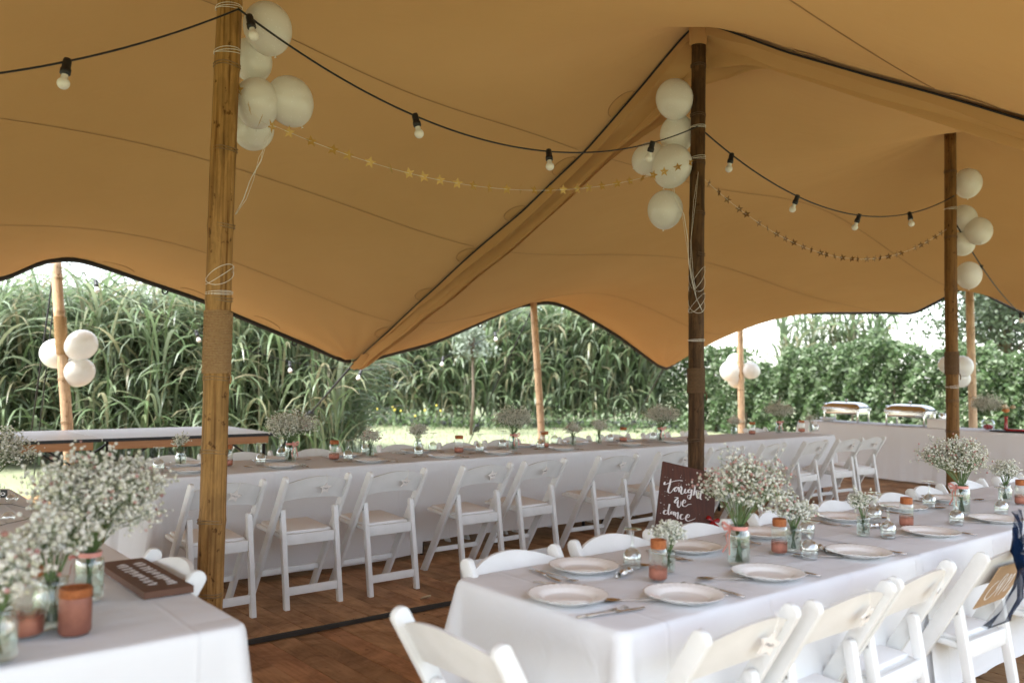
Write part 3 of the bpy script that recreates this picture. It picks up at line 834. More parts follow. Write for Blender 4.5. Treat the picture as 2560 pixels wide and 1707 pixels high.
festoon('festoon lights outside the tent before the middle tall grass', op, [near_u(op, x) for x in (853, 1018, 1137)], 0.006, seed=8)

# ------------------------------------------------------------------ star garlands
def star_mesh(name, r, th, mat, hole=0.42):
    pts = [((r if k % 2 == 0 else r * hole) * math.sin(k * math.pi / 5), (r if k % 2 == 0 else r * hole) * math.cos(k * math.pi / 5)) for k in range(10)]
    return MB().extrude(pts, 'y', -th / 2, th / 2).mesh(name, mat, False)
gstar = star_mesh('star', 0.036, 0.0012, M['gold'])
def garland(label, curve, n, seed, u0=0.02, u1=0.98):
    rnd = random.Random(seed); b = curve[len(curve) // 2].copy(); o = thing('star_garland', label, 'garland', b, 0.0, 'gold star garlands')
    link('cord', MB().tube([p - b for p in curve], 0.0012, 4).mesh('cord', M['string'], True), o)
    m_ = len(curve); az = math.atan2((curve[-1] - curve[0]).y, (curve[-1] - curve[0]).x)
    for i in range(n):
        k = (u0 + (u1 - u0) * i / (n - 1) + rnd.uniform(-0.006, 0.006)) * (m_ - 1); j = min(int(k), m_ - 2); p = curve[j].lerp(curve[j + 1], k - j) - b
        link('star', gstar, o, loc=p, rot=(rnd.uniform(-0.4, 0.4), rnd.uniform(-0.3, 0.3), az - 0.5 + rnd.choice([rnd.uniform(-0.6, 0.6), rnd.uniform(-0.6, 0.6), rnd.uniform(-1.7, 1.7)])))
    return o
K1 = at_y(686, 315, Y1 + 0.10)
garland('gold paper star garland from the balloons on the golden pole to the dark pole', sag_curve(K1, at_y(1728, 405, Y2 - 0.07), 0.27, 50), 27, 1, 0.03, 0.99)
garland('short end of gold paper stars hanging before the golden pole balloons', sag_curve(at_y(592, 215, Y1 + 0.02), at_y(690, 318, Y1 - 0.1), 0.05, 14), 4, 5, 0.05, 0.9)
gstar = star_mesh('star', 0.034, 0.0012, simple('gold star with painted shade', (0.20, 0.10, 0.03), 0.5, 0.2))  # gold darkened in the colour, as stars seen against the light
garland('gold paper star garland with painted shade from the dark pole to the slim brown pole', sag_curve(at_y(1752, 440, Y2 + 0.02), at_y(2366, 573, Y3 - 0.03), 0.44, 50), 30, 2, 0.02, 0.97)

# ------------------------------------------------------------------ balloons
bp = [(0.0, -1.02), (0.03, -1.0)] + [(math.sin(a) * (1.0 if a < 1.57 else 1 - 0.10 * ((a - 1.57) / 1.57) ** 2), math.cos(a) * (1.0 if a < 1.57 else 1.10) ) for a in np.linspace(math.pi - 0.12, 0.0, 22)]
bp = [(0.0, -1.11), (0.05, -1.10)] + bp[2:]
balloon_m = MB().lathe(bp, 28).mesh('latex', M['balloon'], True)
knot_m = MB().lathe([(0.0, -1.10), (0.035, -1.10), (0.02, -1.14), (0.06, -1.18), (0.0, -1.18)], 8).mesh('knot', M['balloon'], True)
def balloon(px, py, rpx, Y, tilt, label, group):
    c = at_y(px, py, Y); r = rpx * Y / PX_F
    o = thing('balloon', label, 'balloon', c, (tilt[0], tilt[1], 0.4 * px), group, scale=(r, r, r * 1.07))
    link('latex', balloon_m, o); link('knot', knot_m, o); return o
g = 'balloons on the golden pole'
for (x, y, r, dy, tl, lab) in ((669, 70, 60, .10, (0, .3), 'white star-printed balloon, topmost on the golden pole'), (628, 150, 51, .20, (0, -.4), 'white balloon half behind the golden pole under the topmost one'),
        (642, 256, 57, .02 + .06, (.2, .35), 'white star-printed balloon in the middle of the golden pole bunch'), (724, 252, 58, .16, (0, -.5), 'white balloon furthest right of the golden pole bunch'),
        (634, 325, 50, .24, (0, 2.4), 'lowest white balloon of the golden pole bunch')):
    balloon(x, y, r, Y1 + 0.08 + dy, tl, lab, g)
g = 'balloons on the dark pole'
for (x, y, r, dy, tl, lab) in ((1686, 247, 47, .0, (0, .2), 'white star-printed balloon, topmost on the dark pole'), (1694, 334, 44, .12, (0, .3), 'second white balloon from the top at the dark pole'),
        (1624, 397, 41, .1, (0, -1.2), 'small white balloon on the left of the dark pole bunch'), (1680, 414, 50, .0, (.3, .4), 'large white balloon beside the lamp at the dark pole'),
        (1663, 523, 44, .05, (0, .1), 'lowest white balloon hanging by the dark pole')):
    balloon(x, y, r, Y2 + 0.02 + dy, tl, lab, g)
g = 'balloons on the slim brown pole'
for (x, y, r, dy, tl, lab) in ((2419, 457, 34, .1, (0, 0), 'white balloon highest at the slim brown pole'), (2410, 545, 31, .15, (0, .4), 'white balloon in the middle at the slim brown pole, nearest the pole'),
        (2446, 577, 33, .05, (0, -.6), 'white balloon furthest right at the slim brown pole'), (2405, 610, 30, .2, (0, 1.9), 'white balloon peeping out behind the slim brown pole'), (2422, 687, 31, .12, (0, 0), 'white balloon lowest at the slim brown pole, over the edge pole top')):
    balloon(x, y, r, Y3 + dy, tl, lab, g)
g = 'balloons on the left edge pole'
yA = oA.y + 0.05
for (x, y, r, dy, tl, lab) in ((140, 884, 37, .15, (0, -1.3), 'white balloon left of the pale pole by the bar'), (204, 862, 37, .05, (0, .9), 'white balloon upper right of the pale pole by the bar'), (196, 931, 36, .12, (0, 2.0), 'white balloon lower right of the pale pole by the bar')):
    balloon(x, y, r, yA + dy, tl, lab, g)
g = 'balloons on the hedge pole'
for (x, y, r, dy, tl, lab) in ((1826, 928, 26, .2, (0, -1.4), 'white balloon on the left of the pale pole before the hedge'), (1838, 907, 22, .25, (0, 0), 'white balloon on top of the hedge pole bunch'),
        (1876, 926, 21, .1, (0, 1.3), 'white balloon on the right of the pale pole before the hedge'), (1840, 947, 22, .22, (0, 2.6), 'white balloon at the bottom of the hedge pole bunch')):
    balloon(x, y, r, oC.y + dy - 0.1, tl, lab, g)
g = 'balloons on the far right pole'
for (x, y, r, dy, tl, lab) in ((2370, 912, 22, .0, (0, -1.3), 'white balloon left of the slim brown pole, on the pole behind it'), (2407, 915, 25, .05, (0, .6), 'white balloon right of the slim brown pole, on the pole behind it'), (2402, 945, 22, .12, (0, 2.5), 'white balloon lowest on the pole behind the slim brown pole')):
    balloon(x, y, r, oD.y - 0.25 + dy, tl, lab, g)
def ribbon_thing(label, pts, n=3, r=0.0028):
    o = thing('balloon_ribbon', label, 'ribbon', pts[0]); rnd = random.Random(len(label))
    for k in range(n):
        mb = MB(); P = []
        for i, p in enumerate(pts):
            P.append(Vector(p) - Vector(pts[0]) + Vector((rnd.uniform(-.012, .012), rnd.uniform(-.01, .01), rnd.uniform(-.01, .01))))
        mb.tube(P, r, 4, True, 0.4); link('strand', mb.mesh('strand', M['string'], True), o)
    return o
ribbon_thing('white curling ribbon from the golden pole balloons back to the pole', [at_y(x, y, Y1 + .06) for (x, y) in ((686, 318), (668, 350), (650, 400), (630, 450), (610, 495), (590, 540))])
ribbon_thing('white ribbon hanging from the dark pole balloons', [at_y(x, y, Y2 - .07) for (x, y) in ((1683, 468), (1690, 490), (1707, 540), (1716, 600), (1724, 660), (1738, 720))], 2, 0.003)
ribbon_thing('white ribbon crossing the dark pole below its balloons', [at_y(x, y, Y2 - .08) for (x, y) in ((1742, 430), (1735, 500), (1728, 600), (1730, 690), (1745, 745), (1757, 780))], 2, 0.0025)

# ================================================================== tables and cloths
leg_m = MB().tube([(0, 0, 0), (0, 0, 0.70)], 0.015, 8).mesh('leg', M['rubber'], True)
def table(s0, s1, t0, t1, label, group, rot90=False):
    o = thing('folding_table', label, 'table', G((s0 + s1) / 2, (t0 + t1) / 2), ANG, group)
    l, w = (s1 - s0), (t1 - t0)
    link('tabletop', MB().box((0, 0, TZ - 0.025), (l - 0.01, w - 0.012, 0.03)).mesh('tabletop', M['whitetop'], False, 0.005), o)
    for i in (-1, 1):
        for j in (-1, 1): link('leg', leg_m, o, loc=(i * (l / 2 - 0.13 if l > w else l / 2 - 0.10), j * (w / 2 - 0.10 if l > w else w / 2 - 0.13), 0.0))
    return o
def cloth(s0, s1, t0, t1, drop, label, seed, free=(True, True, True, True), dz=0.0, amp=0.026, name='tablecloth', mat=None, freq=6.0, flare=0.03):
    """free: which sides hang down (s0, t0, s1, t1); a side that is not free lies flat over the next table"""
    rnd = random.Random(seed); z = TZ + 0.004 + dz; r = 0.035
    cs, ct = (s0 + s1) / 2, (t0 + t1) / 2; hx, hy = (s1 - s0) / 2, (t1 - t0) / 2
    segs = []                                              # outline points: (x, y, nx, ny, hangs)
    def side(a, b, nx, ny, hang):
        L = math.hypot(b[0] - a[0], b[1] - a[1]); m_ = max(4, int(L / 0.03))
        return [(a[0] + (b[0] - a[0]) * i / m_, a[1] + (b[1] - a[1]) * i / m_, nx, ny, hang) for i in range(m_ + 1)]
    def corner(cx, cy, a0, hang):
        return [(cx + r * math.cos(a), cy + r * math.sin(a), math.cos(a), math.sin(a), hang) for a in np.linspace(a0, a0 + math.pi / 2, 9)[1:-1]]
    fS0, fT0, fS1, fT1 = free
    loop_ = []
    loop_ += side((-hx + r, -hy), (hx - r, -hy), 0, -1, fT0) + corner(hx - r, -hy + r, -math.pi / 2, fT0 and fS1)
    loop_ += side((hx, -hy + r), (hx, hy - r), 1, 0, fS1) + corner(hx - r, hy - r, 0, fS1 and fT1)
    loop_ += side((hx - r, hy), (-hx + r, hy), 0, 1, fT1) + corner(-hx + r, hy - r, math.pi / 2, fT1 and fS0)
    loop_ += side((-hx, hy - r), (-hx, -hy + r), -1, 0, fS0) + corner(-hx + r, -hy + r, math.pi, fS0 and fT0)
    n_ = len(loop_); mb = MB()
    top = [(x, y, z) for (x, y, *_) in loop_]
    ph = [rnd.uniform(0, 6.28) for _ in range(4)]
    # top: fan of grid strips for soft unevenness
    rings = [1.0, 0.97, 0.8, 0.5, 0.2]
    vs_ = []
    for k in rings:
        for (x, y, *_) in loop_:
            zz_ = z if k >= 0.97 else z + 0.0022 * math.sin(7 * x * k + ph[0]) * math.sin(9 * y * k + ph[1])
            vs_.append((x * k, y * k, zz_))
    vs_.append((0, 0, z))
    fs = [(i * n_ + j, i * n_ + (j + 1) % n_, (i + 1) * n_ + (j + 1) % n_, (i + 1) * n_ + j) for i in range(len(rings) - 1) for j in range(n_)]
    fs += [((len(rings) - 1) * n_ + j, (len(rings) - 1) * n_ + (j + 1) % n_, len(vs_) - 1) for j in range(n_)]
    off = len(vs_); prof = [(0.004, 0.0015), (0.010, 0.007), (0.013, 0.018)] + [(0.014, d) for d in np.linspace(0.05, 1.0, 12)]
    u = 0.0; ucum = []
    for j in range(n_):
        ucum.append(u); a = loop_[j]; b = loop_[(j + 1) % n_]; u += math.hypot(a[0] - b[0], a[1] - b[1])
    for k, (ofs, dd) in enumerate(prof):
        for j, (x, y, nx, ny, hg) in enumerate(loop_):
            if not hg: vs_.append((x, y, z)); continue
            q = dd * drop if k > 2 else dd
            f_ = max(0.0, q / drop)
            cu = abs(nx * ny) * 2                          # 1 at the corners
            w = math.sin(freq * ucum[j] + ph[0]) * 0.55 + math.sin(freq * 2.3 * ucum[j] + ph[1]) * 0.3 + math.sin(freq * 0.45 * ucum[j] + ph[2]) * 0.5
            e = ofs + flare * f_ + amp * (f_ ** 1.2) * w + 0.14 * cu * f_ * (0.7 + 0.6 * math.sin(ucum[j] * 60 + ph[3]) * 0.5)
            hem = q * (1 + (0.012 * math.sin(ucum[j] * 2.1 + ph[2])) * f_) + (0.02 * cu * f_)
            vs_.append((x + nx * e, y + ny * e, z - hem))
    for k in range(len(prof)):
        a0 = 0 if k == 0 else off + (k - 1) * n_
        for j in range(n_):
            j2 = (j + 1) % n_
            if loop_[j][4] and loop_[j2][4]: fs.append((a0 + j, a0 + j2, off + k * n_ + j2, off + k * n_ + j))
    mb.add(vs_, fs)
    o = link(name, mb.mesh(name, mat or M['cloth'], True), loc=G(cs, ct), rot=ANG)
    return tag(o, label, 'tablecloth', 'white tablecloths')
B_T0, B_T1 = 4.0, 4.76
bt = [0.06, 2.0, 4.05, 6.1, 8.15]
for i in range(4):
    table(bt[i], bt[i + 1], B_T0, B_T1, '%s folding table from the left in the far row' % ORD[i], 'far row tables')
    cloth(bt[i] - (0.0 if i == 0 else 0.05), bt[i + 1] + (0.09 if i < 3 else 0.0), B_T0, B_T1, 0.70 if i == 0 else 0.62, '%s white tablecloth from the left on the far row' % ORD[i], 20 + i,
          (i == 0, True, i == 3, True), dz=0.0 if i % 2 == 0 else 0.003)
at_ = [0.0, 1.76, 3.55, 5.35]
for i in range(3):
    table(at_[i], at_[i + 1], 0, 0.76, '%s folding table from the left corner in the front row' % ORD[i], 'front row tables')
    cloth(at_[i] - (0.0 if i == 0 else 0.05), at_[i + 1] + (0.09 if i < 2 else 0), 0, 0.76, 0.56, '%s white tablecloth from the left corner on the front row' % ORD[i], 40 + i, (i == 0, True, i == 2, True), dz=0.0 if i % 2 == 0 else 0.003, amp=0.026)
C_S0, C_S1 = -1.55, -0.79
ct_ = [0.68, 2.30, 3.95]
for i in range(2):
    table(C_S0, C_S1, ct_[i], ct_[i + 1], ['near', 'far'][i] + ' folding table at the left, beside the golden pole', 'left tables')
    cloth(C_S0, C_S1, ct_[i] - (0 if i == 0 else 0.05), ct_[i + 1] + (0.09 if i == 0 else 0), 0.56, ['blurred near', 'far'][i] + ' white tablecloth on the left table', 60 + i, (True, i == 0, True, i == 1), dz=0.003 * i, amp=0.026)

# ================================================================== white folding chairs
def stadium(p0, p1, w, round_top=True, cut=True):
    a = Vector((p0[0], p0[1], 0)); b = Vector((p1[0], p1[1], 0)); d = (b - a).normalized(); nrm = Vector((-d.y, d.x, 0)); out = []
    # bottom cut level with the floor
    k = (w / 2) * (nrm.y / d.y)
    out.append(a + nrm * (w / 2) - d * k); 
    for t in np.linspace(0, math.pi, 9): out.append(b + nrm * (w / 2 * math.cos(t)) + d * (w / 2 * 0.9 * math.sin(t)))
    out.append(a - nrm * (w / 2) + d * k)
    return [(p.x, p.y) for p in out]
def chair_parts():
    parts = []
    PA, PB = (0.22, 0.0), (-0.235, 0.775)
    def py(z): return PA[0] + (PB[0] - PA[0]) * z / PB[1]
    for sx in (-1, 1):
        me = MB().extrude(stadium(PA, PB, 0.056), 'x', sx * 0.212 - 0.013, sx * 0.212 + 0.013).mesh('post', M['chair'], True, 0.005, 2)
        parts.append(('post', me))
    for sx in (-1, 1):
        me = MB().extrude(stadium((-0.22, 0.0), (-0.125, 0.575), 0.036), 'x', sx * 0.178 - 0.016, sx * 0.178 + 0.016).mesh('rear_leg', M['chair'], True, 0.004, 2)
        scr = MB().add([(sx * 0.178 + sx * 0.017, -0.132 + 0.006 * math.cos(a), 0.545 + 0.006 * math.sin(a)) for a in np.linspace(0, 5.5, 8)], [tuple(range(8))]).mesh('screw', M['screw'])
        scr2 = MB().add([(sx * 0.178 + 0.006 * math.cos(a), -0.156, 0.545 + 0.006 * math.sin(a)) for a in np.linspace(0, 5.5, 8)], [tuple(range(8))]).mesh('screw', M['screw'])
        parts.append(('rear_leg', me, [('screw', scr)]))
    # seat and pad
    mb = MB(); mb.box((0, 0, 0), (0.37, 0.385, 0.028))
    seat = mb.mesh('seat', M['chair'], True, 0.010, 3)
    seat.transform(Matrix.Translation((0, 0.048, 0.428)) @ Matrix.Rotation(0.055, 4, 'X'))
    mb = MB(); mb.box((0, 0, 0), (0.325, 0.335, 0.022))
    pad = mb.mesh('pad', M['pad'], True, 0.009, 3)
    pad.transform(Matrix.Translation((0, 0.052, 0.448)) @ Matrix.Rotation(0.055, 4, 'X'))
    parts.append(('seat', seat, [('pad', pad)]))
    parts.append(('rear_rail', MB().box((0, -0.152, 0.405), (0.326, 0.020, 0.066)).mesh('rear_rail', M['chair'], True, 0.004)))
    parts.append(('foot_rail', MB().box((0, -0.203, 0.105), (0.326, 0.020, 0.050)).mesh('foot_rail', M['chair'], True, 0.004)))
    parts.append(('stretcher', MB().box((0, py(0.16), 0.16), (0.400, 0.020, 0.034)).mesh('stretcher', M['chair'], True, 0.004)))
    # arched and bowed backrest
    nu, nv = 17, 6; F_, R_ = [], []
    for i in range(nu):
        u = -1 + 2 * i / (nu - 1); lo = 0.640 + 0.020 * (1 - u * u); hi = 0.752 + 0.044 * (1 - u * u)
        fr, rr = [], []
        for j in range(nv):
            z = lo + (hi - lo) * j / (nv - 1); y = py(z) - 0.022 * (1 - u * u)
            fr.append((u * 0.203, y + 0.007, z)); rr.append((u * 0.203, y - 0.007, z))
        F_.append(fr); R_.append(rr)
    P = [f + r[::-1] + [f[0]] for f, r in zip(F_, R_)]
    mb = MB(); mb.grid(P)
    me = mb.mesh('backrest', M['chair'], 'angle'); parts.append(('backrest', me))
    return parts
CH = chair_parts()
cstar = star_mesh('name_star', 0.042, 0.004, M['card'], 0.5)
nchair = [0]
def chair(s, t, rot, label, group, star=None):
    o = thing('folding_chair', label, 'chair', G(s, t), rot, group)
    assemble(CH, o); nchair[0] += 1
    if star:
        z = 0.715; p = o.matrix_basis @ Vector((star, -0.235 - 0.012, z)) if False else None
        c = Matrix.Translation(G(s, t)) @ Matrix.Rotation(rot, 4, 'Z')
        k = link('name_star', cstar, loc=c @ Vector((star, -0.259, 0.718)), rot=(0.42 + random.uniform(-0.1, 0.06), random.uniform(-0.3, 0.3), rot + random.uniform(-0.25, 0.25)))
        tag(k, 'white star tag on the chair ' + label.split('white folding chair ')[-1], 'tag', 'star name tags')
        link('cord', MB().tube([(0, 0, 0.03), (0.002, 0.012, 0.075), (0, 0.03, 0.085)], 0.0012, 4).mesh('cord', M['string']), k)
        if hasattr(M['ink'], 'name'):
            pts = [(-0.016 + 0.004 * i, -0.0028, 0.004 * (1 if i % 2 else -1) + 0.002 * math.sin(i)) for i in range(9)]
            link('lettering', MB().tube(pts, 0.0009, 4).mesh('lettering', M['ink']), k)
    return o
# far row, near side
cf = [(0.15, 3.18), None, None]
pxm = [(560, 1205), (795, 1190), (986, 1176), (1176, 1156), (1336, 1148), (1520, 1136), (1670, 1128), None, None, (2012, 1101), (2105, 1096), (2225, 1096)]
sv = []
for p in pxm: sv.append(None if p is None else st_z(p[0], p[1], 0.79)[0])
sv[7] = sv[6] + (sv[9] - sv[6]) * 0.36; sv[8] = sv[6] + (sv[9] - sv[6]) * 0.68
rnd = random.Random(11)
for i, s in enumerate(sv):
    chair(s, 3.44 + rnd.uniform(-0.025, 0.03), ANG + rnd.uniform(-0.09, 0.09), 'white folding chair %s from left, near side of the far row' % ORD[i], 'chairs along the near side of the far row',
          star=[0.03, 0.04, 0.045, 0.03, -0.02, 0.03, 0.12, 0.03, 0.02, 0.06, 0.02, 0.02][i])
# far row, far side
for i, (x, y) in enumerate([(398, 1131), (600, 1127), (775, 1119), (993, 1109), (1123, 1101), (1240, 1096), (1406, 1087), (1534, 1084), (1612, 1078), (1735, 1075), (2080, 1057)]):
    s, t = st_z(x, y, 0.80)
    s = [0.55, 1.18, 1.75, 2.42, 2.98, 3.55, 4.25, 4.9, 5.5, 6.2, 7.7][i] if abs(s - [0.55, 1.18, 1.75, 2.42, 2.98, 3.55, 4.25, 4.9, 5.5, 6.2, 7.7][i]) > 1.2 else s
    chair(s, 4.62 + 0.02 * math.sin(i * 3), ANG + math.pi + rnd.uniform(-0.05, 0.05), 'white folding chair %s from left, far side of the far row' % ORD[i], 'chairs along the far side of the far row')
# front row
for i, (s, t) in enumerate([(0.24, 0.0), (0.76, -0.02), (1.24, -0.01), (1.93, -0.03), (2.62, -0.02)]):
    chair(s, t, ANG + [0.02, -0.02, 0.03, -0.04, 0.02][i], 'white folding chair %s from left, near side of the front row' % ORD[i], 'chairs along the near side of the front row', star=[0.06, 0.04, 0.07, None, None][i])
for i, s in enumerate([0.28, 0.81, 1.32, 1.98, 2.52, 3.09, 3.58, 4.15, 4.75]):
    chair(s, 0.56 + 0.02 * math.sin(i * 2.2), ANG + math.pi + [0.03, -0.03, 0.02, 0.0, 0.04, -0.05, 0.03, 0, 0.02][i], 'white folding chair %s from left, far side of the front row' % ORD[i], 'chairs along the far side of the front row')
chair(-0.22, 0.20, ANG - math.pi / 2 + 0.03, 'white folding chair blurred in the foreground at the left end of the front row', 'chairs at the table ends')
chair(-0.985, 1.36, ANG + math.pi / 2, 'white folding chair pushed in at the left table behind the brown board', 'chairs at the left table')
chair(-0.985, 2.55, ANG + math.pi / 2, 'white folding chair hidden behind the bouquet at the left table', 'chairs at the left table')

# ================================================================== tableware
TT = TZ + 0.0075
def flute(i, a): return 0.0
mb = MB(); prof = [(0.0, 0.004), (0.072, 0.004), (0.078, 0.006), (0.086, 0.013), (0.100, 0.018), (0.122, 0.021), (0.126, 0.0225), (0.124, 0.020), (0.098, 0.014), (0.084, 0.009), (0.076, 0.001), (0.0, 0.001)]
nn = 96; vs_ = []
for i, (r, z) in enumerate(prof):
    for k in range(nn):
        a = 2 * math.pi * k / nn; w = 1.0 if not (4 <= i <= 8) else 1 + 0.010 * math.sin(32 * a) * (1 if i in (5, 6, 7) else 0.5)
        dz = 0.0012 * math.sin(32 * a + 1.0) if 4 <= i <= 7 else 0
        vs_.append((r * w * math.cos(a), r * w * math.sin(a), z + dz))
mb.add(vs_, [(i * nn + k, i * nn + (k + 1) % nn, (i + 1) * nn + (k + 1) % nn, (i + 1) * nn + k) for i in range(len(prof) - 1) for k in range(nn)])
plate_m = mb.mesh('dinner_plate', M['porcelain'], True, fix=False)
# upturned wine glass, rim on the cloth
def glass_mesh(h, r):
    hb = h * 0.52
    out = [(r * 0.86, 0.0), (r * 0.95, hb * 0.25), (r, hb * 0.5), (r * 0.92, hb * 0.72), (r * 0.62, hb * 0.92), (r * 0.22, hb * 1.02), (0.0055, hb * 1.16), (0.0046, h * 0.80), (0.006, h * 0.955), (r * 0.45, h * 0.975), (r * 0.95, h * 0.992), (r * 0.96, h), (0.0, h)]
    inn = [(0.0, hb * 0.97), (r * 0.55, hb * 0.88), (r * 0.88, hb * 0.70), (r * 0.96, hb * 0.5), (r * 0.91, hb * 0.25), (r * 0.82, 0.0)]
    return MB().lathe(inn + out, 28).mesh('wine_glass', M['glass'], True, fix=False)
glassA, glassB = glass_mesh(0.142, 0.034), glass_mesh(0.160, 0.038)
fork_m = MB()
fork_m.tube([(0, -0.095, 0.003), (0, -0.05, 0.004), (0, 0.02, 0.005), (0, 0.045, 0.005)], [0.0055, 0.0045, 0.0025, 0.005], 6, True, 0.45)
fork_m.add([(-0.011, 0.052, 0.004), (0.011, 0.052, 0.004), (0.011, 0.066, 0.003), (-0.011, 0.066, 0.003), (-0.004, 0.042, 0.006), (0.004, 0.042, 0.006)], [(0, 1, 2, 3), (4, 5, 1, 0)])
for k in (-0.0095, -0.0032, 0.0032, 0.0095): fork_m.bar((k, 0.064, 0.0035), (k, 0.100, 0.006), 0.0030, 0.0015)
fork_m = fork_m.mesh('fork', M['steel'], True)
knife_m = MB().tube([(0, -0.105, 0.004), (0, -0.06, 0.0045), (0, -0.01, 0.0045), (0, 0.0, 0.004)], [0.0055, 0.0065, 0.0055, 0.0045], 6, True, 0.5)
knife_m.extrude([(-0.006, 0.0), (0.007, 0.0), (0.010, 0.03), (0.010, 0.075), (0.004, 0.105), (-0.005, 0.110)], 'z', 0.003, 0.0042)
knife_m = knife_m.mesh('knife', M['steel'], True)
spoon_m = MB().tube([(0, -0.095, 0.003), (0, -0.05, 0.004), (0, 0.02, 0.006), (0, 0.05, 0.005)], [0.0055, 0.0045, 0.0025, 0.004], 6, True, 0.45)
P = []
for i in range(7):
    v = i / 6; w = 0.020 * math.sin(math.pi * min(0.98, 0.08 + 0.9 * v)) ** 0.7
    P.append([(w * q, 0.045 + 0.060 * v, 0.007 - 0.006 * (1 - q * q) * math.sin(math.pi * v)) for q in (-1, -0.5, 0, 0.5, 1)])
spoon_m.grid(P); spoon_m = spoon_m.mesh('spoon', M['steel'], True)

def setting(s, t, face, where, big=True, rnd=None, cut=True):
    """face: +1 when the diner sits on the low-t side"""
    rnd = rnd or random.Random(int(s * 1000))
    rot = ANG if face > 0 else ANG + math.pi
    o = link('dinner_plate', plate_m, loc=G(s, t, TT), rot=rnd.uniform(0, 6)); tag(o, 'white fluted dinner plate ' + where, 'plate', 'dinner plates')
    if not cut: return
    for nm, me, dx, dy, da in (('fork', fork_m, 0.150, 0.02, -0.14), ('knife', knife_m, 0.172, -0.01, -0.10), ('spoon', spoon_m, -0.155, 0.06, 0.9)):
        q = Vector((dx + rnd.uniform(-.008, .008), dy + rnd.uniform(-.02, .02), 0)) * (1)
        ds, dt = (q.x, q.y) if face > 0 else (-q.x, -q.y)
        o = link(nm, me, loc=G(s + ds, t + dt, TT), rot=rot + da + rnd.uniform(-.12, .12)); tag(o, 'steel %s by the plate %s' % (nm, where), nm, 'cutlery')
def GZ(px, z=TT): return st_z(px[0], px[1], z)
FR = [(1420, 1500), (1710, 1497), (1920, 1442), (2146, 1388), (2327, 1337), (2490, 1304)]
for i, p in enumerate(FR):
    s, t = GZ(p)
    if i == 0:
        o = link('dinner_plate', plate_m, loc=G(s, t, TT)); tag(o, 'white fluted dinner plate at the left end of the front row', 'plate', 'dinner plates')
        for nm, me, ds, dt, da in (('fork', fork_m, -0.02, -0.165, 1.50), ('knife', knife_m, 0.02, -0.185, 1.40), ('spoon', spoon_m, 0.11, 0.15, 0.5)):
            o = link(nm, me, loc=G(s + ds, t + dt, TT), rot=ANG + da - math.pi); tag(o, 'steel %s beside the plate at the left end of the front row' % nm, nm, 'cutlery')
    else: setting(s, t, 1, '%s from left, near side of the front row' % ORD[i - 1])
for i, p in enumerate([(1460, 1425), (1726, 1376), (1907, 1340), (2103, 1299), (2258, 1273), (2345, 1250)]):
    s, t = GZ(p); setting(s, min(t, 0.61), -1, '%s from left, far side of the front row' % ORD[i])
for i, p in enumerate([(470, 1180), (717, 1170), (929, 1155), (1108, 1143), (1257, 1136), (1406, 1124), (1576, 1113), (1680, 1106)]):
    s, t = GZ(p); setting(s, max(t, 4.15), 1, '%s from left, near side of the far row' % ORD[i])
for i, s in enumerate([0.45, 1.12, 1.72, 2.38, 3.0, 3.6, 4.3, 5.0]):
    setting(s, 4.60, -1, '%s from left, far side of the far row' % ORD[i])

def put(name, me, px, label, cat, group, rot=0.0, st_=None, scale=None):
    s, t = st_ if st_ else GZ(px)
    o = link(name, me, loc=G(s, t, TT), rot=rot, scale=scale); return tag(o, label, cat, group)
for i, (p, w) in enumerate([((1580, 1420), 'left of the copper jar at the front row corner'), ((2023, 1396), 'beside the foil sweet on the front row'), ((2017, 1343), 'behind the small vase and foil sweet on the front row'),
        ((2220, 1345), 'right of the thin-flowered tumbler vase on the front row'), ((2186, 1304), 'behind the thin-flowered tumbler vase on the front row'), ((2391, 1312), 'before the rightmost flower jar of the front row'),
        ((2323, 1268), 'left behind the rightmost flower jar of the front row'), ((2503, 1286), 'furthest right on the front row')]):
    put('wine_glass', glassA, p, 'upturned wine glass ' + w, 'glass', 'upturned wine glasses on the front row')
for i, p in enumerate([(396, 1178), (652, 1162), (702, 1146), (870, 1152), (903, 1133), (1046, 1140), (1082, 1128), (1199, 1131), (1256, 1120), (1351, 1122), (1377, 1108), (1525, 1105), (1632, 1101), (2040, 1076)]):
    s, t = GZ(p); put('wine_glass', glassB, p, 'upturned wine glass, %s from the left on the far row' % ORD[i], 'glass', 'upturned wine glasses on the far row', st_=(s, min(max(t, 4.1), 4.7)))

# ------------------------------------------------------------------ copper-dipped jars
def jar_parts(h, r, lid=0.20, coat=0.52):
    zl = h * (1 - lid)
    body = [(0.0, 0.003), (r * 0.8, 0.003), (r * 0.97, 0.010), (r, 0.022), (r, zl * 0.84), (r * 0.93, zl * 0.95), (r * 0.80, zl), (r * 0.80, h)]
    b = MB().lathe(body, 24).mesh('glass_body', M['jarglass'], True, fix=False)
    c = MB().lathe([(0.0, 0.0045), (r * 0.8, 0.0045), (r * 0.985, 0.011), (r * 1.01, 0.022), (r * 1.01, h * coat * 0.5), (r * 1.01, h * coat)], 24).mesh('copper_coat', M['copper'], True, fix=False)
    k = [(r * 0.84, zl - 0.002), (r * 0.90, zl + 0.004), (r * 0.86, zl + h * lid * 0.3), (r * 0.91, zl + h * lid * 0.5), (r * 0.86, zl + h * lid * 0.75), (r * 0.89, h - 0.003), (r * 0.85, h), (r * 0.76, h), (r * 0.76, zl)]
    l = MB().lathe(k, 24).mesh('rim', M['copperglitter'], True, fix=False)
    return [('glass_body', b), ('copper_coat', c), ('rim', l)]
JA, JB, JC = jar_parts(0.140, 0.0310), jar_parts(0.150, 0.0400, 0.17, 0.45), jar_parts(0.178, 0.044, 0.12, 0.5)
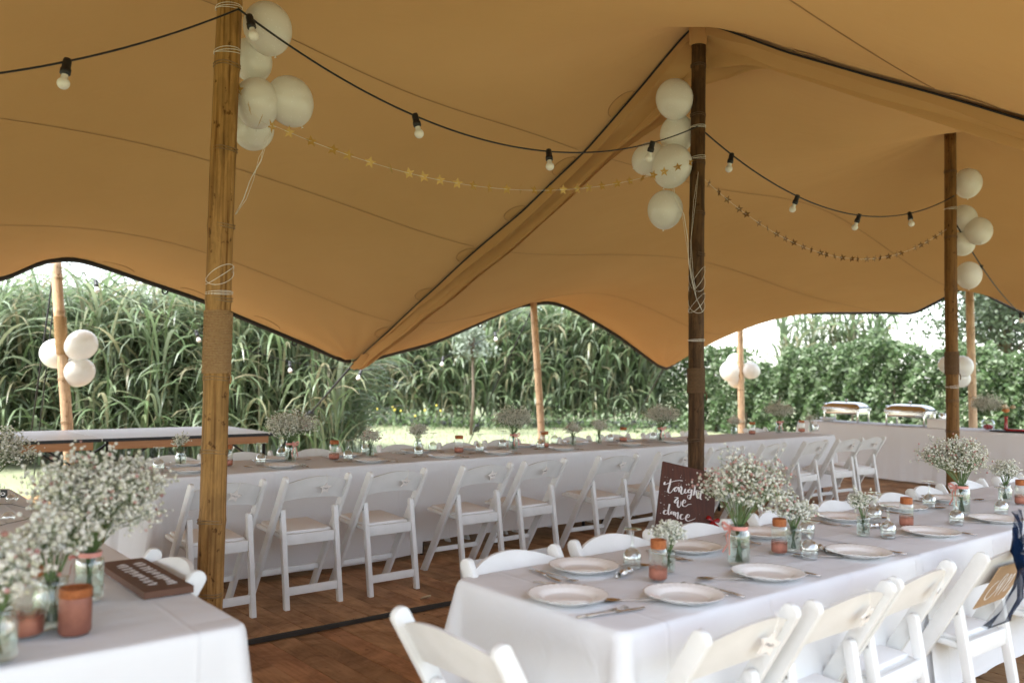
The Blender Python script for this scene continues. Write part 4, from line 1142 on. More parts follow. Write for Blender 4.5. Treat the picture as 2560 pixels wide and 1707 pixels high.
def jar(parts, px, label, group, st_=None, scale=None):
    s, t = st_ if st_ else GZ(px)
    return assemble(parts, thing('copper_jar', label, 'jar', G(s, t, TT), random.uniform(0, 6), group, scale))
for p, w in (((1645, 1451), 'on the front row nearest its left corner'), ((1948, 1384), 'between flower jar and vase on the front row'), ((2266, 1317), 'alone in the middle of the front row'), ((2552, 1261), 'at the right edge of the front row')):
    jar(JA, p, 'glass jar half dipped in copper ' + w, 'copper jars on the front row')
for i, p in enumerate([(567, 1165), (835, 1149), (1147, 1132), (1361, 1118), (1558, 1104), (1880, 1086), (2004, 1080)]):
    s, t = GZ(p); jar(JB, p, 'glass jar dipped in copper, %s from the left on the far row' % ORD[i], 'copper jars on the far row', (s, min(t, 4.62)))
# left table: all-copper jar and tall clear jar
r_, h_ = 0.0400, 0.122
o = thing('copper_jar', 'blurred matt copper jar with orange glitter rim on the left table', 'jar', G(*GZ((186, 1584)), TT))
link('painted_body', MB().lathe([(0.0, 0.002), (r_ * 0.85, 0.002), (r_, 0.012), (r_, h_ * 0.74), (r_ * 0.95, h_ * 0.80)], 28).mesh('painted_body', M['copperdull'], True, fix=False), o)
link('rim', MB().lathe([(r_ * 0.95, h_ * 0.80), (r_ * 1.03, h_ * 0.82), (r_ * 0.99, h_ * 0.90), (r_ * 1.02, h_ * 0.94), (r_ * 0.98, h_), (r_ * 0.88, h_), (r_ * 0.86, h_ * 0.78)], 28).mesh('rim', M['copperglitter'], True, fix=False), o)
jar(JC, (62, 1590), 'tall clear jar with orange rim on the left table', None)

# ================================================================== gypsophila bouquets
ico = [(0, 0, 1), (0.894, 0, 0.447), (0.276, 0.851, 0.447), (-0.724, 0.526, 0.447), (-0.724, -0.526, 0.447), (0.276, -0.851, 0.447), (0.724, 0.526, -0.447), (-0.276, 0.851, -0.447), (-0.894, 0, -0.447), (-0.276, -0.851, -0.447), (0.724, -0.526, -0.447), (0, 0, -1)]
icf = [(0, 1, 2), (0, 2, 3), (0, 3, 4), (0, 4, 5), (0, 5, 1), (1, 6, 2), (2, 7, 3), (3, 8, 4), (4, 9, 5), (5, 10, 1), (6, 7, 2), (7, 8, 3), (8, 9, 4), (9, 10, 5), (10, 6, 1), (11, 7, 6), (11, 8, 7), (11, 9, 8), (11, 10, 9), (11, 6, 10)]
ICV = np.array(ico); ICF = np.array(icf)
def bouquet(neck, spread, height, n_stem, n_sub, n_fl, seed, fr=0.0042, pink=0.0, asym=(0, 0), neck_r=0.018, squash=0.8):
    r = np.random.default_rng(seed); mb = MB(); wet = MB(); tips = []
    for i in range(n_stem):
        th = r.uniform(0, 2 * math.pi); lean = math.sqrt(r.uniform(0, 1)) ** 1.0
        top = Vector((spread * lean * math.cos(th) + asym[0] * lean, spread * lean * math.sin(th) + asym[1] * lean, neck + height * (r.uniform(0.55, 1.0) * (1 - squash * lean ** 2.2 * 0.55))))
        nk = Vector((neck_r * lean * math.cos(th + 0.4), neck_r * lean * math.sin(th + 0.4), neck))
        ft = Vector((-neck_r * 0.9 * math.cos(th) * r.uniform(0.3, 1), -neck_r * 0.9 * math.sin(th) * r.uniform(0.3, 1), 0.010))
        wet.tube([ft, nk], 0.0013, 4)
        mid = nk.lerp(top, 0.45) + Vector((0, 0, 0.03 * lean))
        mb.tube([nk, mid, top], [0.0018, 0.0015, 0.0009], 3)
        for k in range(n_sub):
            u = r.uniform(0.25, 0.85); b0 = mid.lerp(top, u) if u > 0.3 else nk.lerp(mid, 0.8)
            d = Vector((r.normal(), r.normal(), abs(r.normal()) * 0.9 + 0.2)).normalized()
            e = b0 + d * r.uniform(0.025, 0.075) * (spread / 0.17) ** 0.6
            mb.tube([b0, e], [0.0010, 0.0006], 3)
            for q in range(n_fl):
                f = e + Vector((r.normal(), r.normal(), r.normal())) * 0.016 * (spread / 0.17) ** 0.5
                mb.tube([e, f], 0.00035, 3, False); tips.append((f, r.random() < pink * (1.0 if f.z > neck + height * 0.45 else 0.25)))
    # leaves on the stalks in the water
    for k in range(26):
        z = r.uniform(0.02, neck); a = r.uniform(0, 6.28); c = Vector((neck_r * 0.8 * math.cos(a), neck_r * 0.8 * math.sin(a), z)); d = Vector((math.cos(a + 0.5), math.sin(a + 0.5), 0.6)).normalized()
        sd = d.cross(Vector((0, 0, 1))).normalized() * 0.0035
        wet.add([c, c + d * 0.012 + sd, c + d * 0.026, c + d * 0.012 - sd], [(0, 1, 2, 3)])
    out = [('stalks', mb.mesh('stalks', M['stem'], False, fix=False), [('stalks_in_water', wet.mesh('stalks_in_water', M['stemwet'], False, fix=False))])]
    for flag, nm, mt in ((False, 'blossoms', 'blossom'), (True, 'pink_blossoms', 'blossompink')):
        T = [t for t, p in tips if p == flag]
        if not T: continue
        T = np.array([tuple(t) for t in T]); sc = r.uniform(0.55, 1.25, len(T)) * fr
        V = (ICV[None] * sc[:, None, None] * r.uniform(0.75, 1.15, (len(T), 12, 1)) + T[:, None]).reshape(-1, 3)
        F = (ICF[None] + 12 * np.arange(len(T))[:, None, None]).reshape(-1, 3)
        out.append((nm, np_mesh(nm, V, F, M[mt], False)))
    return out
BQ = [bouquet(0.150, 0.160, 0.27, 38, 9, 6, 101, fr=0.0052, pink=0.22, asym=(0.03, 0.0)), bouquet(0.150, 0.165, 0.25, 40, 9, 7, 102, fr=0.0054, pink=0.12, asym=(0.03, 0.02)),
      bouquet(0.145, 0.21, 0.31, 50, 9, 8, 103, fr=0.0060, pink=0.05, asym=(0.02, 0.02)), bouquet(0.150, 0.18, 0.21, 48, 9, 8, 104, fr=0.0054, pink=0.02, squash=0.6), bouquet(0.150, 0.17, 0.22, 44, 9, 7, 105, fr=0.0052)]
SB = [bouquet(0.085, 0.070, 0.115, 16, 6, 6, 201, fr=0.0055, neck_r=0.012), bouquet(0.080, 0.055, 0.13, 11, 5, 5, 202, fr=0.005, neck_r=0.010), bouquet(0.085, 0.065, 0.10, 16, 6, 6, 203, fr=0.0055, pink=0.1, neck_r=0.012)]
def bq(parts, s, t, label, group, rot=0.0, scale=None, zlift=0.0):
    o = thing('gypsophila_bouquet', label, 'bouquet', G(s, t, TT + 0.004 + zlift), rot, group, scale)
    for p in parts:
        c = link(p[0], p[1], o)
        if 'blossoms' in p[0]: c['kind'] = 'stuff'
        for q in (p[2] if len(p) > 2 else []): link(q[0], q[1], c)
    return o
def big_jar_parts(h=0.150, r=0.041):
    b = [(0.0, 0.004), (r * 0.85, 0.004), (r, 0.014), (r, h * 0.76), (r * 0.90, h * 0.85), (r * 0.76, h * 0.90), (r * 0.76, h), (r * 0.72, h), (r * 0.72, h * 0.90), (r * 0.86, h * 0.84), (r * 0.95, h * 0.75), (r * 0.95, 0.018), (0, 0.010)]
    w = [(0.0, 0.011), (r * 0.94, 0.018), (r * 0.94, h * 0.60), (0.0, h * 0.60)]
    return [('glass_body', MB().lathe(b, 28).mesh('glass_body', M['jarglass'], True, fix=False), [('water', MB().lathe(w, 24).mesh('water', M['water'], True, fix=False))])]
MJ = big_jar_parts()
def ribbon_mesh(r, z, seed):
    rd = random.Random(seed); mb = MB(); P = []
    for a in np.linspace(0, 2 * math.pi, 25): P.append([(r * math.cos(a), r * math.sin(a), z - 0.007), (r * 1.02 * math.cos(a), r * 1.02 * math.sin(a), z + 0.007)])
    mb.grid(P)
    for sg in (-1, 1):                                        # loops and tails of the bow on the -x side
        L = [Vector((-r - 0.002, 0, z)), Vector((-r - 0.018, sg * 0.020, z + 0.016)), Vector((-r - 0.020, sg * 0.036, z + 0.010)), Vector((-r - 0.014, sg * 0.026, z - 0.008)), Vector((-r - 0.002, 0, z - 0.002))]
        mb.grid([[p + Vector((0, 0, -0.006)), p + Vector((0, 0, 0.006))] for p in L])
        T_ = [Vector((-r - 0.002, 0, z)), Vector((-r - 0.014, sg * 0.012, z - 0.03)), Vector((-r - 0.010 + rd.uniform(-.01, .01), sg * 0.020, z - 0.065)), Vector((-r - 0.020, sg * 0.026, z - 0.095))]
        mb.grid([[p + Vector((0, -0.005, 0)), p + Vector((0, 0.005, 0.002))] for p in T_])
    return mb.mesh('ribbon', M['ribbon'], True)
RB = ribbon_mesh(0.033, 0.140, 1)
def flower_jar(s, t, parts, where, group, rot, brot=0.0, ribbon=True, scale=None):
    o = thing('flower_jar', 'flower jar of clear glass ' + where, 'jar', G(s, t, TT), rot, 'flower jars', scale)
    assemble(MJ, o)
    if ribbon: link('ribbon', RB, o)
    bq(parts, s, t, 'white gypsophila bouquet ' + where, group, brot, scale)
gb = 'large gypsophila bouquets'
s, t = GZ((1847, 1413)); flower_jar(s, t, BQ[0], 'in front of the slogan board on the front row', gb, 0.25, 0.3)
s, t = GZ((2404, 1284)); flower_jar(s, t, BQ[1], 'on the right of the front row', gb, 0.2, 1.9)
s, t = GZ((221, 1502)); flower_jar(s, t, BQ[2], 'in the left foreground on the left table', gb, 0.1, 0.0)
s, t = st_z(-25, 1272, TT); flower_jar(s, t, BQ[4], 'cut by the left edge on the left table', gb, 0.5, 2.0, False)
for (p, k, w, rz) in (((725, 1156), 3, 'right of the golden pole on the far row', 2.6), ((1283, 1126), 4, 'before the middle edge pole on the far row', 2.2), ((1651, 1104), 3, 'left of the dark pole on the far row', 2.0), ((1947, 1083), 4, 'before the hedge at the right of the far row', 1.8)):
    s, t = GZ(p); flower_jar(s, min(t, 4.5), BQ[k], w, gb, rz, rz * 2)
def vase_parts(h, r, lipped):
    b = [(0.0, 0.004), (r * 0.9, 0.004), (r, 0.012), (r, h * 0.7), (r * (0.75 if lipped else 1.0), h * 0.88), (r * (0.85 if lipped else 1.02), h), (r * (0.80 if lipped else 0.97), h), (r * (0.70 if lipped else 0.95), h * 0.88), (r * 0.94, h * 0.7), (r * 0.94, 0.014), (0, 0.010)]
    w = [(0.0, 0.011), (r * 0.93, 0.014), (r * 0.93, h * 0.5), (0.0, h * 0.5)]
    return [('glass_body', MB().lathe(b, 24).mesh('glass_body', M['jarglass'], True, fix=False), [('water', MB().lathe(w, 20).mesh('water', M['water'], True, fix=False))])]
VA, VB = vase_parts(0.088, 0.028, False), vase_parts(0.092, 0.033, True)
def small_vase(px, vp, sp, where, st_=None, rot=0.0, scale=None):
    s, t = st_ if st_ else GZ(px); t = t if t < 4 else min(t, 4.62)
    assemble(vp, thing('small_vase', 'small glass vase ' + where, 'vase', G(s, t, TT), 0, 'small glass vases', scale))
    bq(sp, s, t, 'small gypsophila posy ' + where, 'small gypsophila posies', rot, scale)
small_vase((1671, 1430), VA, SB[0], 'behind the copper jar at the front row corner', rot=2.5, scale=0.84)
small_vase((1983, 1379), VA, SB[2], 'right beside the second copper jar of the front row', rot=1.0, scale=1.12)
small_vase((2158, 1340), VA, SB[1], 'thin and airy in the middle of the front row', rot=0.4)
small_vase((2513, 1253), VB, SB[0], 'by the right edge of the front row', rot=3.0, scale=1.1)
for i, (p, v_, b_) in enumerate((((451, 1164), VB, SB[1]), ((925, 1143), VA, SB[2]), ((1043, 1130), VB, SB[0]), ((1432, 1116), VA, SB[2]), ((1497, 1111), VA, SB[0]), ((1835, 1088), VB, SB[2]), ((2028, 1080), VB, SB[1]))):
    small_vase(p, v_, b_, '%s from the left on the far row' % ORD[i], rot=i * 1.1, scale=1.12)
small_vase((128, 1570), VB, SB[0], 'behind the matt copper jar on the left table', rot=0.6, scale=1.45)
small_vase((-12, 1655), VB, SB[2], 'cut by the left edge of the left table', rot=0.6, scale=1.4)

# ------------------------------------------------------------------ foil sweets
def foil_mesh(seed):
    r = random.Random(seed); mb = MB(); P = []
    for i in range(13):
        u = -1 + i / 6.0; rad = 0.012 if abs(u) < 0.5 else (0.005 if abs(u) < 0.65 else 0.005 + 0.022 * (abs(u) - 0.65))
        P.append([(u * 0.045, rad * (1 + r.uniform(-.25, .25)) * math.cos(a), 0.012 + rad * (1 + r.uniform(-.25, .25)) * math.sin(a)) for a in np.linspace(0, 2 * math.pi, 9)])
    mb.grid(P); return mb.mesh('foil_sweet', M['foil'], False)
for i, (p, w, a) in enumerate((((2052, 1376), 'beside the upturned glass and small vase on the front row', 1.0), ((1560, 1440), 'near the left corner copper jar of the front row', 0.3), ((2195, 1320), 'behind the tumbler vase of the front row', -0.5))):
    put('foil_sweet', foil_mesh(i), p, 'silver foil wrapped sweet ' + w, 'sweet', 'foil sweets', ANG + a)

# ================================================================== brush lettering
def smooth2(pts, n=7):
    p = [Vector((a, b, 0)) for a, b in pts]; out = []
    for i in range(len(p) - 1):
        p0, p1, p2, p3 = p[max(i - 1, 0)], p[i], p[i + 1], p[min(i + 2, len(p) - 1)]
        for k in range(n):
            t = k / n; out.append(0.5 * ((2 * p1) + (p2 - p0) * t + (2 * p0 - 5 * p1 + 4 * p2 - p3) * t * t + (3 * p1 - p0 - 3 * p2 + p3) * t ** 3))
    out.append(p[-1]); return out
def brush(strokes, to_uv, plane, wmax, wmin):
    """strokes: polylines in picture units; to_uv maps them on the board; plane(u, v, h) -> local point"""
    mb = MB()
    for sk in strokes:
        q = smooth2([to_uv(*p) for p in sk]); P = []
        for i, p in enumerate(q):
            d = (q[min(i + 1, len(q) - 1)] - q[max(i - 1, 0)])
            d = d.normalized() if d.length > 1e-9 else Vector((0, 1, 0))
            down = max(0.0, d.y); w = wmin + (wmax - wmin) * down ** 0.8
            e = min(1.0, 0.35 + min(i, len(q) - 1 - i) / 5.0); nrm = Vector((-d.y, d.x, 0)) * (w * e / 2)
            a = p + nrm; b = p - nrm
            P.append([plane(a.x, a.y, 0.0008), plane(p.x, p.y, 0.0016), plane(b.x, b.y, 0.0008)])
        mb.grid(P)
    return mb
TONIGHT = [[(300, 435), (275, 560), (240, 690), (262, 728), (300, 710), (345, 640), (370, 610)], [(185, 515), (165, 560), (185, 572), (330, 490), (440, 450), (540, 430)],
    [(405, 590), (368, 630), (375, 680), (412, 660), (425, 605), (400, 585), (445, 600)], [(445, 575), (460, 640), (455, 685)], [(455, 640), (490, 562), (512, 595), (495, 685), (520, 712), (565, 660)],
    [(592, 590), (570, 655), (592, 682), (635, 630)], [(610, 500), (612, 515)], [(690, 590), (645, 615), (645, 660), (685, 645), (712, 590), (700, 690), (668, 782), (630, 770), (640, 720), (745, 690)],
    [(782, 488), (770, 600), (748, 705)], [(755, 650), (798, 610), (808, 680), (830, 742), (865, 735)], [(925, 540), (890, 650), (880, 740), (915, 760)], [(800, 592), (860, 595), (985, 560)],
    [(358, 805), (432, 800), (385, 860), (368, 900), (402, 905), (445, 835)], [(442, 840), (424, 950), (450, 992), (482, 940), (492, 850)], [(522, 892), (578, 872), (586, 832), (555, 830), (520, 890), (530, 945), (582, 950), (640, 902), (705, 885)],
    [(242, 1098), (178, 1092), (148, 1140), (170, 1168), (222, 1130), (266, 950), (240, 1090), (246, 1165), (285, 1135)], [(352, 1098), (302, 1102), (290, 1142), (320, 1132), (352, 1092), (345, 1150), (375, 1150)],
    [(385, 1090), (378, 1190)], [(385, 1140), (428, 1090), (428, 1150), (420, 1215), (455, 1208)], [(532, 1120), (492, 1130), (474, 1180), (495, 1217), (555, 1188)], [(590, 1178), (650, 1142), (656, 1110), (620, 1110), (580, 1180), (600, 1226), (650, 1225), (772, 1160)],
    [(215, 1278), (246, 1265), (225, 1340), (236, 1366), (275, 1340), (302, 1280), (290, 1350), (312, 1352), (340, 1300)], [(350, 1285), (345, 1360)], [(345, 1320), (385, 1280), (390, 1350), (420, 1350)]]
BW, BH = 0.40, 0.90
bp_ = thing('slogan_board', 'dark stained board with white brush lettering leaning on the dark pole', 'sign')
tl = at_y(1657, 1152, 6.18); bl_ = at_y(1641, 1290, 5.99)
vdir = (bl_ - tl).normalized(); k = tl.z / -vdir.z
xdir = (at_y(1790, 1161, 6.22) - tl).normalized(); xdir = (xdir - vdir * xdir.dot(vdir)).normalized(); ndir = vdir.cross(xdir).normalized()
if ndir.y > 0: ndir = -ndir
bp_.location = tl
BH = k
def board_pt(u, v, h): return xdir * u + vdir * v + ndir * h
mb = MB(); v8 = [board_pt(u, v, h) for h in (-0.018, 0.0) for (u, v) in ((0, 0), (BW, 0), (BW, BH), (0, BH))]
mb.add(v8, [(0, 1, 2, 3), (7, 6, 5, 4), (0, 4, 5, 1), (1, 5, 6, 2), (2, 6, 7, 3), (3, 7, 4, 0)])
link('board', mb.mesh('board', M['boarddark'], False, 0.002), bp_)
PXM = 7.84 * PX_F / 6.15
def tb(x, y):
    dx, dy = x - 140, y - 95
    # picture axes of the board: u = (1, 0.076), v = (-0.1176, 1)
    det = 1 * 1 - (-0.1176) * 0.076; u = (dx + 0.1176 * dy) / det; v = (dy - 0.076 * dx) / det
    return u / PXM, v / PXM
link('lettering', brush(TONIGHT, tb, board_pt, 0.0125, 0.0045).mesh('lettering', M['paint'], False), bp_)
mb = MB(); rd = random.Random(3)
for i in range(46):
    u, v = rd.choice([(0.03, 0.12), (0.15, 0.10), (0.04, 0.24), (0.30, 0.37), (0.05, 0.33)]); u += rd.gauss(0, 0.025); v += rd.gauss(0, 0.03); r = rd.uniform(0.001, 0.0028)
    if 0.01 < u < BW - 0.01 and v > 0.01: mb.add([board_pt(u + r * math.cos(a), v + r * math.sin(a), 0.001) for a in np.linspace(0, 5.4, 7)], [tuple(range(7))])
link('paint_spatter', mb.mesh('paint_spatter', M['paint'], False), bp_)
mb = MB()
for a, l in ((0.3, 0.055), (2.7, 0.05), (-0.9, 0.075), (-2.0, 0.08)):
    c = board_pt(BW - 0.01, 0.36, 0.012); d = xdir * math.cos(a) - vdir * math.sin(a); s_ = (-xdir * math.sin(a) - vdir * math.cos(a)) * 0.016
    mb.grid([[c - s_ * 0.3, c + ndir * 0.004, c + s_ * 0.3], [c + d * l * 0.6 - s_ + ndir * 0.012, c + d * l * 0.6 + ndir * 0.02, c + d * l * 0.6 + s_ + ndir * 0.012], [c + d * l - s_ * 0.8, c + d * l + ndir * 0.004, c + d * l + s_ * 0.8]])
link('red_bow', mb.mesh('red_bow', M['red'], True), bp_, label='dark red ribbon bow at the edge of the board')
# brown board lying on the left table
sb = G(*st_z(360, 1499, TT), 0)
o = thing('lettered_board', 'brown wooden board with white lettering lying on the left table', 'sign', Vector((sb.x, sb.y, TT)), ANG)
link('board', MB().box((0.075, 0.25, 0.011), (0.150, 0.50, 0.022)).mesh('board', M['boardbrown'], False, 0.002), o)
rd = random.Random(9); sk = []
for r_ in range(2):
    x0 = 0.035 + r_ * 0.055; y = 0.42
    while y > 0.08:
        sk.append([(x0 + rd.uniform(0, .03), y), (x0 + 0.03, y - 0.008), (x0 + rd.uniform(-.004, .01), y - 0.018), (x0 + 0.028, y - 0.026)]); y -= rd.uniform(0.026, 0.045)
link('lettering', brush(sk, lambda x, y: (x, y), lambda u, v, h: Vector((u, v, 0.0225 + h)), 0.011, 0.007).mesh('lettering', M['paint'], False), o)
# small black card and clear bulbs at the far end of the left table
s, t = st_z(-8, 1243, TT)
o = thing('black_card', 'small black card with pale letters at the left edge of the left table', 'sign', G(s, t, TT), 0.15)
link('card', MB().box((0, 0, 0.020), (0.10, 0.006, 0.040)).mesh('card', M['rubber'], False), o)
link('lettering', brush([[(-0.012, 0.028), (0.012, 0.028)], [(0.0, 0.028), (0.0, 0.012)], [(0.030, 0.028), (0.020, 0.020), (0.030, 0.012), (0.040, 0.020), (0.030, 0.028)]], lambda x, y: (x, y), lambda u, v, h: Vector((u, -0.003 - h, v)), 0.005, 0.004).mesh('lettering', M['paint'], False), o)
cb = [st_z(x, y, TT) for (x, y) in ((-40, 1262), (28, 1262), (72, 1272), (85, 1285), (66, 1300), (20, 1310), (-40, 1325))]
o = thing('bulb_garland', 'thin wire with clear glass bulbs lying on the far end of the left table', 'garland', G(*cb[2], TT))
wp = [G(a, b, TT + 0.004) - o.location for a, b in cb]
link('wire', MB().tube(wp, 0.0012, 4).mesh('wire', M['rubber']), o)
clear = MB().lathe([(0.0, -0.030)] + [(0.026 * math.sin(a), -0.026 * math.cos(a)) for a in np.linspace(0.2, 2.7, 9)] + [(0.010, 0.030), (0.010, 0.042), (0, 0.042)], 16).mesh('glass_bulb', M['glass'], True, fix=False)
for k in (1, 3, 5): link('glass_bulb', clear, o, loc=wp[k] + Vector((0, 0, 0.026)), rot=(1.3, 0.4 * k, k))
# kraft sign and navy tulle bow on the fourth chair of the front row
cs_, ct_2 = 1.93, -0.03; crot = ANG - 0.04
Mx = Matrix.Translation(G(cs_, ct_2)) @ Matrix.Rotation(crot, 4, 'Z')
nv_ = Vector((0, -0.8, -0.46)).normalized(); dn = Vector((0, 0.50, -0.866)).normalized()
o = thing('kraft_sign', 'kraft card with white script hung on the chair with the navy bow', 'sign', Mx @ Vector((0, -0.262, 0.74)), crot)
def kp(u, v, h): return Vector((u, 0, 0)) + dn * v + nv_ * h
v8 = [kp(u, v, h) for h in (0, 0.004) for (u, v) in ((-0.13, 0), (0.14, 0), (0.13, 0.20), (-0.12, 0.21))]
link('card', MB().add(v8, [(0, 1, 2, 3), (7, 6, 5, 4), (0, 4, 5, 1), (1, 5, 6, 2), (2, 6, 7, 3), (3, 7, 4, 0)]).mesh('card', M['kraft'], False), o)
sk = [[(-0.055, 0.075), (-0.085, 0.10), (-0.09, 0.15), (-0.06, 0.17), (-0.02, 0.13), (0.0, 0.06), (-0.02, 0.055), (-0.03, 0.10), (-0.015, 0.135)], [(0.0, 0.07), (0.005, 0.165)], [(0.005, 0.14), (0.03, 0.06), (0.045, 0.09), (0.035, 0.165)], [(0.035, 0.14), (0.065, 0.06), (0.075, 0.10), (0.07, 0.15), (0.10, 0.13)]]
link('lettering', brush(sk, lambda x, y: (x, y), lambda u, v, h: kp(u, v, h + 0.0042), 0.009, 0.005).mesh('lettering', M['paint'], False), o)
o = thing('tulle_bow', 'navy tulle bow tied on a chair back at the right edge of the front row', 'bow', Mx @ Vector((-0.04, -0.285, 0.79)), crot)
def puff(pts, w, seed, name):
    r = random.Random(seed); P = []
    for i, p in enumerate(pts):
        d = (Vector(pts[min(i + 1, len(pts) - 1)]) - Vector(pts[max(i - 1, 0)])).normalized(); sd = d.cross(Vector((0.2, -1, 0.1))).normalized()
        P.append([Vector(p) + sd * (w[i] * q) + Vector((0, -0.012 * math.cos(q * 5 + i), 0)) + Vector((r.uniform(-.004, .004), r.uniform(-.012, .012), r.uniform(-.004, .004))) for q in np.linspace(-1, 1, 9)])
    mb = MB().grid(P); link(name, mb.mesh(name, M['tulle'], True), o)
puff([(0, 0, 0), (-0.04, -0.03, 0.05), (-0.10, -0.04, 0.08), (-0.13, -0.05, 0.02), (-0.07, -0.04, -0.01), (0, -0.01, 0)], [0.012, 0.035, 0.055, 0.06, 0.04, 0.012], 1, 'loop')
puff([(0, 0, 0), (0.05, -0.03, 0.07), (0.10, -0.04, 0.13), (0.15, -0.05, 0.06), (0.08, -0.04, 0.0), (0, -0.01, 0)], [0.012, 0.04, 0.06, 0.06, 0.04, 0.012], 2, 'loop')
puff([(0, 0, 0), (-0.03, -0.03, -0.06), (-0.07, -0.03, -0.14), (-0.16, -0.02, -0.20), (-0.27, 0.0, -0.24)], [0.012, 0.035, 0.06, 0.045, 0.004], 3, 'tail')
puff([(0, 0, 0), (0.03, -0.03, -0.08), (0.06, -0.03, -0.17), (0.12, -0.02, -0.25)], [0.012, 0.04, 0.06, 0.07], 4, 'tail')
puff([(-0.01, 0, 0.0), (-0.02, -0.03, 0.06), (-0.05, -0.03, 0.12), (-0.06, -0.02, 0.16)], [0.012, 0.03, 0.05, 0.05], 5, 'tail')
link('knot', MB().lathe([(0.0, -0.022), (0.016, -0.014), (0.020, 0.0), (0.016, 0.014), (0.0, 0.022)], 12).mesh('knot', M['tulle'], True), o, loc=(0, -0.012, 0))
# dry leaf on the floor
mb = MB(); P = []
for i in range(8):
    u = i / 7; w = 0.016 * math.sin(math.pi * u) ** 0.8 + 0.0005
    P.append([(0.085 * u, -w, 0.012 + 0.006 * math.sin(u * 4)), (0.085 * u, 0, 0.005 + 0.003 * u), (0.085 * u, w, 0.010 + 0.012 * u)])
o = link('dry_leaf', mb.grid(P).mesh('dry_leaf', M['leafdry'], True), loc=at_z(1050, 1500, 0.0), rot=0.75); tag(o, 'dry curled leaf on the floor boards by the black tape', 'leaf')

# ================================================================== white folding bar at left
BZ = 0.80; f_ = (1.45 - BZ) / 0.73
def barst(s, t): return (-1.79 + (s + 1.79) * f_, -1.638 + (t + 1.638) * f_)
bs = [barst(x, 7.6)[0] for x in (-1.15, 0.668, 2.5)]; bt0, bt1 = barst(0, 7.6)[1], barst(0, 9.0)[1]
fl_m = None
for i in range(2):
    l = bs[i + 1] - bs[i] - 0.012; w = bt1 - bt0
    o = thing('bar_table', ['left', 'right'][i] + ' white-topped folding bar table with pine rail beside the tall grass', 'table', G((bs[i] + bs[i + 1]) / 2, (bt0 + bt1) / 2), ANG, 'white-topped bar tables')
    link('top', MB().box((0, 0, BZ - 0.012), (l, w, 0.022)).mesh('top', M['whitetop'], False, 0.003), o)
    link('edge_band', MB().box((0, -w / 2 - 0.004, BZ - 0.014), (l, 0.008, 0.028)).mesh('edge_band', M['rubber'], False), o)
    link('rail', MB().box((0, -w / 2 + 0.03, BZ - 0.062), (l - 0.12, 0.025, 0.075)).mesh('rail', M['woodrail'], False, 0.003), o)
    link('rail', MB().box((0, w / 2 - 0.03, BZ - 0.062), (l - 0.12, 0.025, 0.075)).mesh('rail', M['woodrail'], False, 0.003), o)
    for sx in (-1, 1):
        for sy in (-1, 1):
            x = sx * (l / 2 - 0.07); y = sy * (w / 2 - 0.10)
            lg = link('leg', MB().tube([(x, y, 0), (x, y, BZ - 0.03)], 0.017, 8).mesh('leg', M['rubber'], True), o)
            link('brace', MB().bar((x, y, BZ - 0.34), (x - sx * 0.42, y, BZ - 0.04), 0.03, 0.018).mesh('brace', M['rubber'], False), lg)

# ================================================================== buffet
s_b = 10.25
o = thing('buffet_table', 'long buffet table with pleated pale skirt before the hedge', 'table', G(s_b + 0.38, 3.6), ANG)
link('tabletop', MB().box((0, 0, 0.755), (0.76, 4.4, 0.03)).mesh('tabletop', M['whitetop'], False, 0.004), o)
for i in (-1, 1):
    for j in (-1, 1): link('leg', leg_m, o, loc=(i * 0.28, j * 2.0, 0))
TZ_keep = TZ; TZ = 0.775
k = cloth(s_b, s_b + 0.76, 1.4, 5.8, 0.74, 'pale pleated skirt cloth on the buffet table', 90, amp=0.020, freq=22.0, name='buffet_cloth', mat=M['skirt'], flare=0.05); k['group'] = 'buffet linen'
TZ = TZ_keep
BT = 0.782
def chafing(px, label, lid_rot):
    p = at_s(px[0], px[1], s_b + 0.35); s, t = st(p)
    c = thing('chafing_dish', label, 'chafing dish', G(s_b + 0.36, t, BT), ANG + math.pi / 2, 'chafing dishes on the buffet')
    L, W = 0.60, 0.36
    for i in (-1, 1):
        for j in (-1, 1): link('leg', MB().bar((i * (L / 2 - 0.03), j * (W / 2 - 0.02), 0), (i * (L / 2 - 0.03), j * (W / 2 - 0.02), 0.20), 0.022, 0.022).mesh('leg', M['chrome'], True, 0.004), c)
    link('frame', MB().bar((-L / 2, -W / 2 + 0.01, 0.19), (L / 2, -W / 2 + 0.01, 0.19), 0.016, 0.03).bar((-L / 2, W / 2 - 0.01, 0.19), (L / 2, W / 2 - 0.01, 0.19), 0.016, 0.03).mesh('frame', M['chrome'], True, 0.003), c)
    link('water_pan', MB().box((0, 0, 0.165), (L - 0.05, W - 0.05, 0.09)).mesh('water_pan', M['chrome'], True, 0.012, 3), c)
    link('pan_rim', MB().box((0, 0, 0.213), (L + 0.01, W, 0.010)).mesh('pan_rim', M['chrome'], True, 0.003), c)
    P = []
    for v in np.linspace(0, math.pi, 11): P.append([(x * (L / 2 - 0.005) * (1.0 if abs(x) < 0.97 else 0.99), -(W / 2 - 0.006) * math.cos(v), 0.219 + (0.085 * math.sin(v) ** 0.6) * (1 - abs(x) ** 8 * 0.75)) for x in np.linspace(-1, 1, 17)])
    ld = link('lid', MB().grid(P).mesh('lid', M['chrome'], True), c)
    link('knob', MB().lathe([(0.008, 0.300), (0.008, 0.318), (0.020, 0.326), (0.022, 0.338), (0.012, 0.348), (0.0, 0.350)], 14).mesh('knob', M['chrome'], True), ld)
    link('lid_handle', MB().tube([(L / 2 - 0.01, -0.07, 0.255), (L / 2 + 0.035, -0.05, 0.27), (L / 2 + 0.035, 0.05, 0.27), (L / 2 - 0.01, 0.07, 0.255)], 0.007, 6).mesh('lid_handle', M['chrome'], True), ld)
    return c
